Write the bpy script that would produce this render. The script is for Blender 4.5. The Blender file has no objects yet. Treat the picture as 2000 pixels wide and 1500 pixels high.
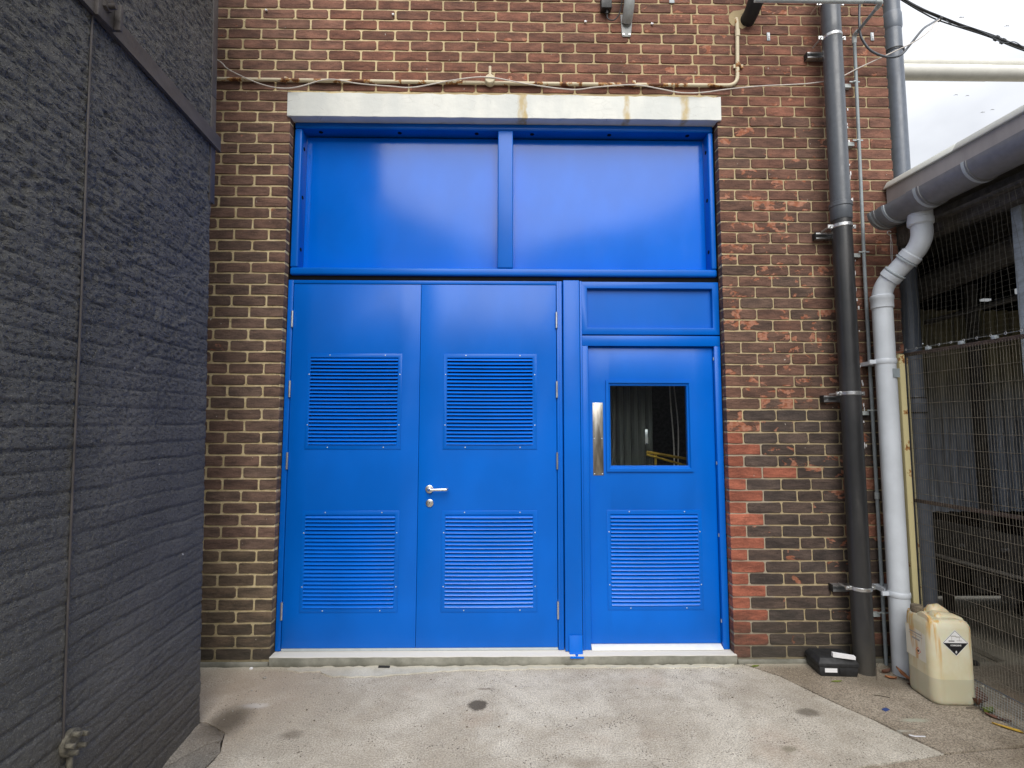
import bpy, bmesh, math, random
import numpy as np
from mathutils import Vector, Matrix, noise as mnoise

R = math.radians
random.seed(7)
scene = bpy.context.scene
col = scene.collection

# ------------------------------------------------------------------ camera
cam_d = bpy.data.cameras.new('camera')
cam = bpy.data.objects.new('camera', cam_d)
col.objects.link(cam)
cam_d.sensor_width = 36.0
cam_d.lens = 998.0 / 2000.0 * 36.0
cam_d.clip_start = 0.05
cam_d.clip_end = 500
cam.location = (0, -3.347, 1.50)
_p, _y, _r = R(4.61), R(0.846), R(0.078)
cam.matrix_world = (Matrix.Translation(cam.location) @ Matrix.Rotation(-_y, 4, 'Z')
                    @ Matrix.Rotation(math.pi / 2 + _p, 4, 'X') @ Matrix.Rotation(_r, 4, 'Z'))
scene.camera = cam

# ------------------------------------------------------------------ world
SUN_EL, SUN_AZ = 43, 176          # azimuth measured clockwise from +Y
world = bpy.data.worlds.new('World')
scene.world = world
world.use_nodes = True
wt = world.node_tree
wt.nodes.clear()
def wn(t, **k):
    n = wt.nodes.new(t)
    for a, b in k.items(): setattr(n, a, b)
    return n
wo = wn('ShaderNodeOutputWorld'); bg = wn('ShaderNodeBackground'); bg.inputs[1].default_value = 0.1
sky = wn('ShaderNodeTexSky', sky_type='NISHITA'); sky.sun_disc = False
sky.sun_elevation = R(SUN_EL); sky.sun_rotation = R(SUN_AZ)
tc = wn('ShaderNodeTexCoord'); sep = wn('ShaderNodeSeparateXYZ')
wt.links.new(tc.outputs['Generated'], sep.inputs[0])
# overcast cloud: brightens towards the zenith, with soft lighter and darker masses
el = wn('ShaderNodeMapRange'); el.inputs['From Min'].default_value = 0.0; el.inputs['From Max'].default_value = 1.0
el.inputs['To Min'].default_value = 2.6; el.inputs['To Max'].default_value = 6.0
wt.links.new(sep.outputs['Z'], el.inputs[0])
nz = wn('ShaderNodeTexNoise'); nz.inputs['Scale'].default_value = 2.6; nz.inputs['Detail'].default_value = 5
nz.inputs['Roughness'].default_value = 0.5
wmap = wn('ShaderNodeMapping'); wmap.inputs['Scale'].default_value = (1, 1, 1.6); wmap.inputs['Location'].default_value = (3.1, 1.2, 0.4)
wt.links.new(tc.outputs['Generated'], wmap.inputs[0]); wt.links.new(wmap.outputs[0], nz.inputs['Vector'])
cl = wn('ShaderNodeMapRange'); cl.inputs['From Min'].default_value = 0.35; cl.inputs['From Max'].default_value = 0.68
cl.inputs['To Min'].default_value = 0.70; cl.inputs['To Max'].default_value = 1.32
wt.links.new(nz.outputs['Fac'], cl.inputs[0])
mul = wn('ShaderNodeMath', operation='MULTIPLY')
wt.links.new(el.outputs[0], mul.inputs[0]); wt.links.new(cl.outputs[0], mul.inputs[1])
tint = wn('ShaderNodeVectorMath', operation='SCALE'); tint.inputs[0].default_value = (0.965, 0.985, 1.03)
wt.links.new(mul.outputs[0], tint.inputs['Scale'])
mixw = wn('ShaderNodeMix', data_type='RGBA'); mixw.inputs['Factor'].default_value = 0.92
wt.links.new(sky.outputs[0], mixw.inputs[6]); wt.links.new(tint.outputs[0], mixw.inputs[7])
wt.links.new(mixw.outputs[2], bg.inputs[0]); wt.links.new(bg.outputs[0], wo.inputs[0])

# ------------------------------------------------------------------ sun behind cloud
sun_d = bpy.data.lights.new('sun', 'SUN'); sun_d.energy = 1.5; sun_d.angle = R(48); sun_d.color = (1, 0.96, 0.9)
sun = bpy.data.objects.new('sun', sun_d); col.objects.link(sun)
az = R(SUN_AZ); e = R(SUN_EL)
sdir = Vector((math.sin(az) * math.cos(e), math.cos(az) * math.cos(e), math.sin(e)))
sun.rotation_euler = sdir.to_track_quat('Z', 'Y').to_euler()

scene.view_settings.view_transform = 'Standard'
scene.view_settings.look = 'None'
scene.view_settings.exposure = 1.24
scene.view_settings.gamma = 1.0
scene.view_settings.use_curve_mapping = False
scene.render.engine = 'CYCLES'
scene.cycles.max_bounces = 8

# ================================================================== materials
class NT:
    def __init__(s, name):
        s.m = bpy.data.materials.new(name); s.m.use_nodes = True
        s.t = s.m.node_tree; s.t.nodes.clear()
        s.out = s.t.nodes.new('ShaderNodeOutputMaterial')
        s.b = s.t.nodes.new('ShaderNodeBsdfPrincipled')
        s.t.links.new(s.b.outputs[0], s.out.inputs[0])
        s.g = s.t.nodes.new('ShaderNodeNewGeometry')
        s.P = s.g.outputs['Position']
    def n(s, t, **k):
        x = s.t.nodes.new(t)
        for a, b in k.items(): setattr(x, a, b)
        return x
    def set(s, sock, v):
        if isinstance(v, bpy.types.NodeSocket): s.t.links.new(v, sock)
        elif isinstance(v, (tuple, list)) and len(v) == 3 and sock.type == 'RGBA': sock.default_value = (*v, 1)
        else: sock.default_value = v
    def vscale(s, sc, vec=None, loc=(0, 0, 0), rot=(0, 0, 0)):
        m = s.n('ShaderNodeMapping'); m.inputs['Scale'].default_value = sc if isinstance(sc, (tuple, list)) else (sc,) * 3
        m.inputs['Location'].default_value = loc; m.inputs['Rotation'].default_value = rot
        s.set(m.inputs[0], vec or s.P); return m.outputs[0]
    def noise(s, scale, detail=3, rough=0.55, sc=(1, 1, 1), loc=(0, 0, 0), vec=None, dist=0.0):
        x = s.n('ShaderNodeTexNoise'); x.inputs['Scale'].default_value = scale
        x.inputs['Detail'].default_value = detail; x.inputs['Roughness'].default_value = rough
        x.inputs['Distortion'].default_value = dist
        s.set(x.inputs['Vector'], s.vscale(sc, vec, loc)); return x.outputs['Fac']
    def voro(s, scale, feature='F1', sc=(1, 1, 1), out='Distance'):
        x = s.n('ShaderNodeTexVoronoi', feature=feature); x.inputs['Scale'].default_value = scale
        s.set(x.inputs['Vector'], s.vscale(sc)); return x.outputs[out]
    def ramp(s, v, a, b, lo=0.0, hi=1.0):
        x = s.n('ShaderNodeMapRange'); x.interpolation_type = 'SMOOTHSTEP'
        s.set(x.inputs[0], v); x.inputs[1].default_value = a; x.inputs[2].default_value = b
        x.inputs[3].default_value = lo; x.inputs[4].default_value = hi; return x.outputs[0]
    def mix(s, f, a, b, mode='MIX'):
        x = s.n('ShaderNodeMix', data_type='RGBA', blend_type=mode)
        s.set(x.inputs[0], f); s.set(x.inputs[6], a); s.set(x.inputs[7], b); return x.outputs[2]
    def math(s, op, a, b=0.0):
        x = s.n('ShaderNodeMath', operation=op); s.set(x.inputs[0], a); s.set(x.inputs[1], b); return x.outputs[0]
    def xyz(s):
        x = s.n('ShaderNodeSeparateXYZ'); s.set(x.inputs[0], s.P); return x.outputs
    def dist(s, p, sc=(1, 1, 1)):
        a = s.n('ShaderNodeVectorMath', operation='SUBTRACT'); s.set(a.inputs[0], s.P); a.inputs[1].default_value = p
        b = s.n('ShaderNodeVectorMath', operation='MULTIPLY'); s.set(b.inputs[0], a.outputs[0]); b.inputs[1].default_value = sc
        c = s.n('ShaderNodeVectorMath', operation='LENGTH'); s.set(c.inputs[0], b.outputs[0]); return c.outputs['Value']
    def bump(s, h, strength=0.5, d=0.01, prev=None):
        x = s.n('ShaderNodeBump'); x.inputs['Strength'].default_value = strength; x.inputs['Distance'].default_value = d
        s.set(x.inputs['Height'], h)
        if prev is not None: s.set(x.inputs['Normal'], prev)
        return x.outputs[0]
    def fin(s, base, rough=0.6, normal=None, metal=0.0, spec=0.5, **k):
        s.set(s.b.inputs['Base Color'], base); s.set(s.b.inputs['Roughness'], rough)
        s.b.inputs['Metallic'].default_value = metal; s.b.inputs['Specular IOR Level'].default_value = spec
        if normal is not None: s.set(s.b.inputs['Normal'], normal)
        for a, v in k.items(): s.set(s.b.inputs[a.replace('_', ' ')], v)
        return s.m

M = {}
def brick_mat(name, per_object):
    n = NT(name)
    if per_object:
        a = n.n('ShaderNodeObjectInfo'); c, al = a.outputs['Color'], a.outputs['Alpha']
    else:
        a = n.n('ShaderNodeAttribute'); a.attribute_name = 'tone'; c, al = a.outputs['Color'], a.outputs['Alpha']
    fine = n.noise(90, 5, 0.65)
    mid = n.noise(14, 4, 0.6, sc=(0.5, 1, 1.6))
    streak = n.noise(8, 4, 0.6, sc=(0.5, 1, 9), dist=0.6)
    b = n.mix(n.ramp(mid, 0.3, 0.72), n.mix(1.0, c, (0.62, 0.60, 0.60), 'MULTIPLY'), n.mix(1.0, c, (1.38, 1.28, 1.2), 'MULTIPLY'))
    b = n.mix(n.ramp(fine, 0.35, 0.7, 0, 0.45), b, n.mix(1.0, b, (0.5, 0.5, 0.52), 'MULTIPLY'))
    b = n.mix(n.ramp(streak, 0.60, 0.68, 0, 0.5), b, n.mix(1.0, b, (0.35, 0.33, 0.35), 'MULTIPLY'))
    # spalled faces showing the orange-pink body of the brick
    sp = n.noise(11, 6, 0.62, sc=(0.8, 1, 1.3), dist=0.4)
    thr = n.math('SUBTRACT', sp, n.math('MULTIPLY', n.math('SUBTRACT', 1.0, al), 0.34))
    spm = n.ramp(thr, 0.36, 0.40)
    pink = n.mix(n.ramp(n.noise(30, 3), 0.4, 0.6), (0.30, 0.105, 0.055), (0.40, 0.19, 0.125))
    b = n.mix(n.math('MULTIPLY', spm, 0.85), b, pink)
    # little lime and paint flecks
    fl = n.ramp(n.noise(55, 2, 0.5, sc=(1, 1, 0.5), loc=(3, 0, 8)), 0.745, 0.765)
    b = n.mix(n.math('MULTIPLY', fl, 0.8), b, (0.62, 0.58, 0.52))
    # dirt rising from the ground
    z = n.xyz()[2]
    dz = n.ramp(n.math('ADD', z, n.math('MULTIPLY', mid, 0.5)), 0.25, 0.75, 0.55, 0)
    b = n.mix(dz, b, (0.052, 0.047, 0.036))
    pit = n.ramp(n.noise(60, 4, 0.6), 0.30, 0.42)
    h = n.math('ADD', n.math('MULTIPLY', n.noise(35, 5, 0.65, sc=(0.6, 1, 1.5)), 1.0), n.math('MULTIPLY', pit, 0.35))
    h = n.math('SUBTRACT', h, n.math('MULTIPLY', spm, 0.35))
    nm = n.bump(h, 0.9, 0.007)
    return n.fin(b, 0.85, nm, spec=0.3)
M['brick'] = brick_mat('brick', True)
M['brick_far'] = brick_mat('brick_joined', False)

n = NT('mortar')
mz = n.xyz()
bm_ = n.mix(n.ramp(n.noise(20, 5, 0.6), 0.3, 0.7), (0.56, 0.45, 0.25), (0.74, 0.62, 0.385))
bm_ = n.mix(n.ramp(n.noise(3, 3, 0.6), 0.5, 0.66, 0, 0.5), bm_, (0.38, 0.31, 0.20))
bm_ = n.mix(n.ramp(mz[0], 1.2, 1.7, 0, 0.72), bm_, (0.33, 0.265, 0.165))
bm_ = n.mix(n.math('MULTIPLY', n.ramp(mz[2], 3.5, 3.8), n.ramp(mz[0], -1.4, 0.0, 0, 0.6)), bm_, (0.37, 0.285, 0.165))
bm_ = n.mix(n.ramp(n.noise(70, 3, 0.6), 0.62, 0.72, 0, 0.7), bm_, (0.12, 0.10, 0.08))
# newer grey mortar where the red bricks were let in by the door
newm = n.math('MULTIPLY', n.ramp(mz[0], 1.44, 1.46), n.ramp(n.math('ADD', mz[0], n.math('MULTIPLY', n.noise(9, 2), 0.12)), 1.76, 1.80, 1, 0))
newm = n.math('MULTIPLY', newm, n.ramp(mz[2], 1.36, 1.42, 1, 0))
bm_ = n.mix(newm, bm_, (0.36, 0.31, 0.235))
bm_ = n.mix(n.ramp(n.math('ADD', mz[2], n.math('MULTIPLY', n.noise(9, 3), 0.4)), 0.2, 0.6, 0.65, 0), bm_, (0.12, 0.108, 0.075))
M['mortar'] = n.fin(bm_, 0.95, n.bump(n.noise(80, 5, 0.7), 0.8, 0.004), spec=0.2)

def blue(name, base=(0.0, 0.112, 0.53), rough=0.28, orange=0.08, sr=0.03):
    n = NT(name)
    v = n.noise(3.0, 3, 0.5, sc=(1, 1, 0.6))
    c = n.mix(n.ramp(v, 0.3, 0.7), tuple(x * 0.93 for x in base), tuple(min(1, x * 1.06) for x in base))
    streak = n.noise(9, 3, 0.5, sc=(4.0, 4, 0.25), loc=(1, 2, 3))
    r = n.math('ADD', n.ramp(streak, 0.45, 0.8, rough, rough + sr), n.ramp(n.noise(2.2, 4, 0.6), 0.4, 0.7, 0, 0.05))
    # specks of dust
    sp = n.ramp(n.noise(140, 2, 0.5), 0.77, 0.80, 0, 0.35)
    c = n.mix(sp, c, (0.35, 0.42, 0.55))
    h = n.math('ADD', n.math('MULTIPLY', n.noise(220, 2), 0.12), n.math('MULTIPLY', n.noise(2.0, 2), 1.0))
    return n.fin(c, r, n.bump(h, orange, 0.02), spec=0.27)
M['blue'] = blue('blue_paint')
M['blue_panel'] = blue('blue_panel_paint', (0.0, 0.125, 0.62), 0.12, 0.03, 0.03)

M['blue_blade'] = blue('blue_blade_paint', (0.0, 0.13, 0.62), 0.2, 0.05)
M['blue_blade'].node_tree.nodes['Principled BSDF'].inputs['Specular IOR Level'].default_value = 0.6

def plain(name, c, rough=0.5, metal=0.0, var=0.12, bump=0.1, scale=25, spec=0.5, sc=(1, 1, 1)):
    n = NT(name)
    v = n.noise(scale, 4, 0.6, sc=sc)
    b = n.mix(n.ramp(v, 0.3, 0.7), tuple(x * (1 - var) for x in c), tuple(min(1, x * (1 + var)) for x in c))
    b = n.mix(n.ramp(n.noise(2.5, 4, 0.65), 0.5, 0.75, 0, var), b, tuple(x * 0.55 for x in c))
    r = n.ramp(n.noise(scale * .6, 3), 0.3, 0.7, max(0.05, rough - 0.06), min(1, rough + 0.08))
    return n.fin(b, r, n.bump(n.noise(scale * 4, 3, 0.6), bump, 0.004), metal=metal, spec=spec)
M['black'] = plain('black_rubber', (0.012, 0.012, 0.013), 0.6)
M['void'] = plain('dark_gap', (0.006, 0.006, 0.007), 0.9, spec=0.1)
M['pipe_dark'] = plain('black_soil_pipe', (0.016, 0.017, 0.019), 0.36, var=0.25, bump=0.05, scale=8)
n = NT('black_soil_pipe')
x_, y_, z_ = n.xyz()
c = n.mix(n.ramp(n.noise(5, 4, 0.6, sc=(1, 1, 0.4)), 0.3, 0.7), (0.020, 0.021, 0.023), (0.034, 0.034, 0.036))
c = n.mix(n.ramp(n.noise(9, 5, 0.7, sc=(1.5, 1.5, 0.15), loc=(0, 4, 2)), 0.52, 0.75, 0, 0.35), c, (0.085, 0.082, 0.075))
c = n.mix(n.ramp(n.math('ADD', z_, n.math('MULTIPLY', n.noise(14, 4), 0.25)), 0.1, 0.45, 0.4, 0), c, (0.10, 0.09, 0.07))
M['pipe_dark'] = n.fin(c, n.ramp(n.noise(6, 4, 0.6), 0.3, 0.7, 0.30, 0.46), n.bump(n.noise(40, 3), 0.05, 0.004))
M['pipe_grey'] = plain('grey_plastic_pipe', (0.082, 0.092, 0.108), 0.35, var=0.08, bump=0.03)
M['pipe_far'] = plain('slate_grey_pipe', (0.12, 0.14, 0.175), 0.35, var=0.08, bump=0.03)
M['pipe_light'] = plain('pale_grey_pipe', (0.62, 0.665, 0.72), 0.40, var=0.06, bump=0.03, scale=6)
M['gutter'] = plain('gutter_grey', (0.19, 0.195, 0.205), 0.40, var=0.08, bump=0.03)
M['seal'] = plain('pale_seal', (0.42, 0.47, 0.50), 0.5, var=0.06)
M['conduit_grey'] = plain('grey_conduit', (0.26, 0.30, 0.32), 0.5, var=0.1)
M['pvc_light'] = plain('light_conduit', (0.42, 0.46, 0.46), 0.5, var=0.1)
M['steel'] = plain('galvanised', (0.62, 0.63, 0.64), 0.33, 0.9, var=0.12)
M['chrome'] = plain('satin_chrome', (0.75, 0.75, 0.74), 0.26, 1.0, var=0.05, bump=0.02)
M['screw'] = plain('screw_head', (0.55, 0.60, 0.68), 0.35, 0.6, var=0.1)
M['white'] = plain('white_metal', (0.72, 0.74, 0.76), 0.4, 0.0, var=0.04)
M['paper'] = plain('white_paper', (0.78, 0.78, 0.80), 0.8, var=0.03)
M['cable_white'] = plain('white_cable', (0.62, 0.57, 0.52), 0.6, var=0.15)
M['cable_black'] = plain('black_cable', (0.03, 0.032, 0.036), 0.5)
M['case'] = plain('black_case', (0.02, 0.021, 0.023), 0.55, var=0.3, bump=0.3, scale=40)
M['lampgrey'] = plain('lamp_grey', (0.33, 0.345, 0.34), 0.5, var=0.12)
M['fascia'] = plain('fascia_grey', (0.36, 0.345, 0.35), 0.6, var=0.1, scale=12, sc=(1, 1, 0.2))
M['capping'] = plain('capping_white', (0.64, 0.66, 0.62), 0.5, var=0.05)
M['insul'] = plain('foil_cladding', (0.70, 0.695, 0.64), 0.45, 0.0, var=0.06, scale=10)
M['skysteel'] = M['insul']
M['darkin'] = plain('dark_interior', (0.018, 0.017, 0.017), 0.9, var=0.3, spec=0.2)  # near-black base stands in for the shade inside the shed
M['beam'] = plain('dusty_steel', (0.07, 0.066, 0.06), 0.8, var=0.35, bump=0.3)
M['column'] = plain('column_grey', (0.40, 0.46, 0.50), 0.6, var=0.2)
M['rusty'] = plain('rusty_rail', (0.075, 0.052, 0.042), 0.8, var=0.4, bump=0.5, scale=50)
M['wire'] = plain('mesh_wire', (0.20, 0.175, 0.135), 0.55, 0.2, var=0.3)
M['wire_galv'] = plain('galvanised_wire', (0.36, 0.38, 0.37), 0.5, 0.3, var=0.2)
M['net'] = plain('net_cord', (0.15, 0.145, 0.125), 0.8, var=0.2)
M['yellowrail'] = plain('yellow_rail', (0.42, 0.27, 0.03), 0.5)
M['curtain'] = plain('strip_curtain', (0.075, 0.08, 0.07), 0.4, var=0.3, scale=9, sc=(3, 3, 0.2))
M['stone'] = plain('pebble', (0.26, 0.24, 0.21), 0.9, var=0.4, bump=0.5, scale=60)
M['leaf_brown'] = plain('dead_leaf_brown', (0.12, 0.05, 0.03), 0.7, var=0.35, scale=60)
M['leaf_orange'] = plain('dead_leaf_orange', (0.30, 0.12, 0.05), 0.7, var=0.35, scale=60)
M['leaf_yellow'] = plain('dead_leaf_yellow', (0.46, 0.29, 0.04), 0.65, var=0.3, scale=50)
M['leaf_green'] = plain('leaf_green', (0.16, 0.20, 0.03), 0.65, var=0.3, scale=50)
M['twig'] = plain('twig', (0.10, 0.08, 0.06), 0.8)
M['bird'] = plain('bird_grey', (0.30, 0.31, 0.33), 0.8)
M['bluebit'] = plain('blue_scrap', (0.03, 0.06, 0.2), 0.6)
M['backclad'] = plain('opposite_cladding', (0.10, 0.10, 0.105), 0.6, var=0.15)

# painted rusty conduit and post
def rusted(name, paint, amount=0.62):
    n = NT(name)
    v = n.noise(9, 5, 0.65, sc=(1, 1, 1)); w = n.noise(60, 4, 0.6)
    s = n.math('ADD', v, n.math('MULTIPLY', w, 0.12))
    c = n.mix(n.ramp(s, amount, amount + 0.03), paint, (0.36, 0.17, 0.05))
    c = n.mix(n.ramp(s, amount + 0.045, amount + 0.075), c, (0.12, 0.045, 0.02))
    return n.fin(c, 0.65, n.bump(s, 0.4, 0.006), spec=0.35)
M['conduit_rusty'] = rusted('rusted_white_conduit', (0.60, 0.53, 0.38), 0.60)
M['post_cream'] = rusted('cream_post_paint', (0.62, 0.55, 0.30), 0.67)

# lintel
n = NT('lintel_paint')
x_, y_, z_ = n.xyz()
c = n.mix(n.ramp(n.noise(3.5, 5, 0.6, sc=(1, 1, 0.5)), 0.35, 0.7), (0.60, 0.62, 0.60), (0.74, 0.745, 0.70))
for px_, w_ in ((0.115, 0.028), (0.835, 0.022), (1.235, 0.03), (0.14, 0.012)):
    d = n.math('ABSOLUTE', n.math('SUBTRACT', n.math('ADD', x_, n.math('MULTIPLY', n.math('SUBTRACT', n.noise(14, 3), 0.5), 0.05)), px_))
    c = n.mix(n.math('MULTIPLY', n.ramp(d, w_ * 0.3, w_ * 1.3, 0.75, 0), n.ramp(n.noise(25, 3, sc=(1.4, 1, 0.6)), 0.3, 0.6, 0.45, 1)), c, (0.46, 0.33, 0.11))
ch = n.ramp(n.noise(45, 5, 0.7, loc=(5, 5, 5)), 0.70, 0.74, 0, 0.6)
c = n.mix(ch, c, (0.33, 0.31, 0.27))
crk = n.ramp(n.voro(9, 'DISTANCE_TO_EDGE', sc=(1, 1, 2.2)), 0.0, 0.012, 1, 0)
crk = n.math('MULTIPLY', crk, n.ramp(n.noise(5, 3, loc=(9, 1, 1)), 0.5, 0.6))
c = n.mix(n.math('MULTIPLY', crk, 0.35), c, (0.3, 0.28, 0.24))
hh = n.math('SUBTRACT', n.noise(16, 5, 0.55), n.math('MULTIPLY', crk, 0.3))
M['lintel'] = n.fin(c, 0.75, n.bump(hh, 0.5, 0.006))

# concrete sill
n = NT('sill_concrete')
x_, y_, z_ = n.xyz()
c = n.mix(n.ramp(n.noise(6, 5, 0.65), 0.3, 0.7), (0.15, 0.15, 0.125), (0.29, 0.285, 0.245))
c = n.mix(n.ramp(n.math('ADD', z_, n.math('MULTIPLY', n.noise(25, 4), 0.03)), 0.0, 0.045, 0.6, 0), c, (0.085, 0.078, 0.055))
c = n.mix(n.ramp(n.math('SUBTRACT', z_, n.math('MULTIPLY', n.noise(12, 3), 0.004)), 0.0515, 0.0545), c, (0.62, 0.60, 0.55))
M['sill'] = n.fin(c, 0.9, n.bump(n.noise(70, 5, 0.7), 0.6, 0.005), spec=0.25)

# main concrete slab
def ground_mat(name, lo, hi, agg, speck=0.5, rough=0.9, grain=1.0):
    n = NT(name)
    big = n.noise(1.3, 6, 0.62, dist=0.3)
    mid = n.noise(9, 6, 0.65)
    c = n.mix(n.ramp(big, 0.38, 0.62), lo, hi)
    c = n.mix(n.ramp(n.noise(3.3, 5, 0.65, loc=(6, 2, 0)), 0.50, 0.72, 0, 0.35), c, tuple(v * k for v, k in zip(lo, (0.82, 0.77, 0.70))))
    c = n.mix(n.ramp(mid, 0.42, 0.68, 0, 0.42), c, tuple(v * 0.76 for v in lo))
    g = n.noise(130, 4, 0.75)
    c = n.mix(n.ramp(g, 0.34, 0.66, 0.55 * grain, 0), c, tuple(v * 0.42 for v in agg))
    gl = n.noise(95, 3, 0.7, loc=(4, 4, 4))
    c = n.mix(n.ramp(gl, 0.58, 0.74, 0, 0.28 * grain), c, tuple(min(1, v * 1.5) for v in hi))
    vo = n.voro(75)
    dk = n.ramp(n.math('ADD', vo, n.math('MULTIPLY', n.noise(7, 4), 0.9)), 0.55, 0.61, 1, 0)
    c = n.mix(n.math('MULTIPLY', dk, speck), c, (0.06, 0.05, 0.04))
    pk = n.ramp(n.noise(2.1, 4, 0.6, loc=(8, 3, 1)), 0.56, 0.72, 0, 0.2)
    c = n.mix(pk, c, (0.40, 0.27, 0.19))
    wob = n.math('MULTIPLY', n.math('SUBTRACT', n.noise(22, 4, 0.7), 0.5), 0.06)
    def blot(c, p, sc, r0, r1, colr, k):
        d = n.math('ADD', n.dist(p, sc), wob)
        return n.mix(n.ramp(d, r0, r1, k, 0), c, colr)
    c = blot(c, (-0.139, -0.466, 0), (1, 1.0, 0), 0.040, 0.062, (0.055, 0.045, 0.035), 0.85)     # oil drip
    c = blot(c, (-1.03, -0.72, 0), (1, 1.4, 0), 0.02, 0.08, (0.12, 0.10, 0.075), 0.6)
    c = blot(c, (-0.10, -0.30, 0), (0.7, 2.5, 0), 0.01, 0.05, (0.16, 0.13, 0.10), 0.6)
    c = blot(c, (0.35, -0.95, 0), (0.7, 1.5, 0), 0.01, 0.10, (0.22, 0.18, 0.13), 0.5)
    c = blot(c, (1.60, -0.56, 0), (1, 1.6, 0), 0.03, 0.09, (0.09, 0.075, 0.055), 0.7)
    c = blot(c, (1.33, -0.86, 0), (1, 1.6, 0), 0.01, 0.06, (0.13, 0.12, 0.07), 0.6)
    c = blot(c, (-1.335, -0.46, 0), (0.8, 2.2, 0), 0.015, 0.085, (0.72, 0.71, 0.68), 0.85)       # lime splash
    c = blot(c, (2.10, -0.64, 0), (0.55, 2.4, 0), 0.015, 0.055, (0.42, 0.43, 0.34), 0.8)
    c = blot(c, (1.95, -0.73, 0), (0.5, 3.5, 0), 0.012, 0.05, (0.48, 0.47, 0.40), 0.65)
    c = n.mix(n.ramp(n.math('ADD', n.dist((-1.6, -0.3, 0), (1, 1, 0)), n.math('MULTIPLY', mid, 0.3)), 0.25, 0.95, 0.5, 0), c, (0.36, 0.27, 0.19))
    c = blot(c, (-1.40, -0.60, 0), (1.3, 0.9, 0), 0.04, 0.20, (0.07, 0.055, 0.038), 0.8)         # dark patch by the black wall
    c = blot(c, (2.25, -0.25, 0), (0.6, 1.4, 0), 0.05, 0.22, (0.15, 0.125, 0.09), 0.6)
    x_, y_, z_ = n.xyz()
    edge = n.ramp(n.math('ADD', y_, n.math('MULTIPLY', mid, 0.06)), -0.06, 0.02, 0, 0.55)
    c = n.mix(edge, c, (0.50, 0.47, 0.38))
    h = n.math('ADD', n.math('MULTIPLY', g, 0.45 * grain), n.math('MULTIPLY', mid, 0.8))
    h = n.math('SUBTRACT', h, n.math('MULTIPLY', dk, 0.5))
    return n.fin(c, rough, n.bump(h, 0.75, 0.008), spec=0.25)
M['slab'] = ground_mat('concrete_slab', (0.50, 0.445, 0.36), (0.74, 0.69, 0.59), (0.36, 0.325, 0.27), 0.75, grain=1.25)
M['aggregate'] = ground_mat('worn_aggregate', (0.36, 0.30, 0.225), (0.54, 0.47, 0.375), (0.26, 0.21, 0.155), 0.75, grain=1.5)
M['asphalt'] = ground_mat('old_asphalt', (0.25, 0.235, 0.205), (0.40, 0.38, 0.33), (0.17, 0.155, 0.13), 0.7, grain=1.4)
M['dirt'] = ground_mat('joint_dirt', (0.075, 0.062, 0.045), (0.12, 0.10, 0.075), (0.08, 0.07, 0.05), 0.7)
M['skim'] = ground_mat('cement_skim', (0.50, 0.48, 0.41), (0.66, 0.64, 0.56), (0.4, 0.38, 0.33), 0.15, grain=0.5)
M['yard'] = ground_mat('yard_ground', (0.22, 0.20, 0.17), (0.32, 0.30, 0.26), (0.2, 0.18, 0.15), 0.4)

# black painted render
n = NT('black_render_paint')
x_, y_, z_ = n.xyz()
c = n.mix(n.ramp(n.noise(2.5, 5, 0.6), 0.3, 0.7), (0.076, 0.074, 0.067), (0.120, 0.116, 0.105))
c = n.mix(n.ramp(y_, -1.9, -1.1, 0.5, 0), c, (0.105, 0.108, 0.094))
c = n.mix(n.ramp(n.math('ADD', z_, n.math('MULTIPLY', n.noise(5, 4), 0.5)), 0.25, 0.85, 0.55, 0), c, (0.120, 0.102, 0.076))
c = n.mix(n.ramp(n.noise(120, 2, 0.5), 0.73, 0.78, 0, 0.6), c, (0.30, 0.29, 0.28))
c = n.mix(n.ramp(n.noise(16, 3, 0.55, loc=(2, 7, 4)), 0.78, 0.79, 0, 0.9), c, (0.6, 0.58, 0.55))
pn = n.noise(85, 2, 0.5, sc=(1, 0.6, 1.15))
pit_ = n.ramp(pn, 0.38, 0.47)
amt = n.ramp(n.math('ADD', z_, n.math('MULTIPLY', n.noise(1.6, 2), 0.8)), 1.0, 2.3, 0.22, 1.0)
hh = n.math('ADD', n.math('MULTIPLY', n.math('MULTIPLY', pit_, amt), 1.0), n.math('MULTIPLY', n.noise(230, 3, 0.8), 0.6))
c = n.mix(n.math('MULTIPLY', n.ramp(pn, 0.35, 0.40, 0.75, 0), amt), c, (0.016, 0.016, 0.016))  # shade inside the pits, painted into the colour
c = n.mix(n.ramp(n.noise(210, 2, 0.7), 0.54, 0.68, 0, 0.7), c, (0.27, 0.26, 0.24))  # light on the fine ridges, also put into the colour
M['black_render'] = n.fin(c, 0.5, n.bump(hh, 1.0, 0.010), spec=0.4)
M['strap'] = plain('black_strap_paint', (0.062, 0.055, 0.053), 0.6, var=0.25, bump=0.3, scale=14, sc=(1, 0.4, 1))
M['valve'] = plain('corroded_flange', (0.12, 0.11, 0.085), 0.8, var=0.5, bump=0.7, scale=60)

# brushed stainless push plate
n = NT('brushed_steel')
c = n.mix(n.ramp(n.noise(7, 4, 0.6, sc=(3, 1, 0.5)), 0.35, 0.65), (0.20, 0.185, 0.16), (0.46, 0.44, 0.40))
M['brushed'] = n.fin(c, 0.34, n.bump(n.noise(60, 3, 0.6, sc=(12, 1, 0.2)), 0.25, 0.002), metal=0.95)

# window glass
n = NT('window_glass')
M['glass'] = n.fin((0.9, 0.95, 0.95), 0.02, None, spec=0.5, Transmission_Weight=1.0, IOR=1.45)

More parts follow.
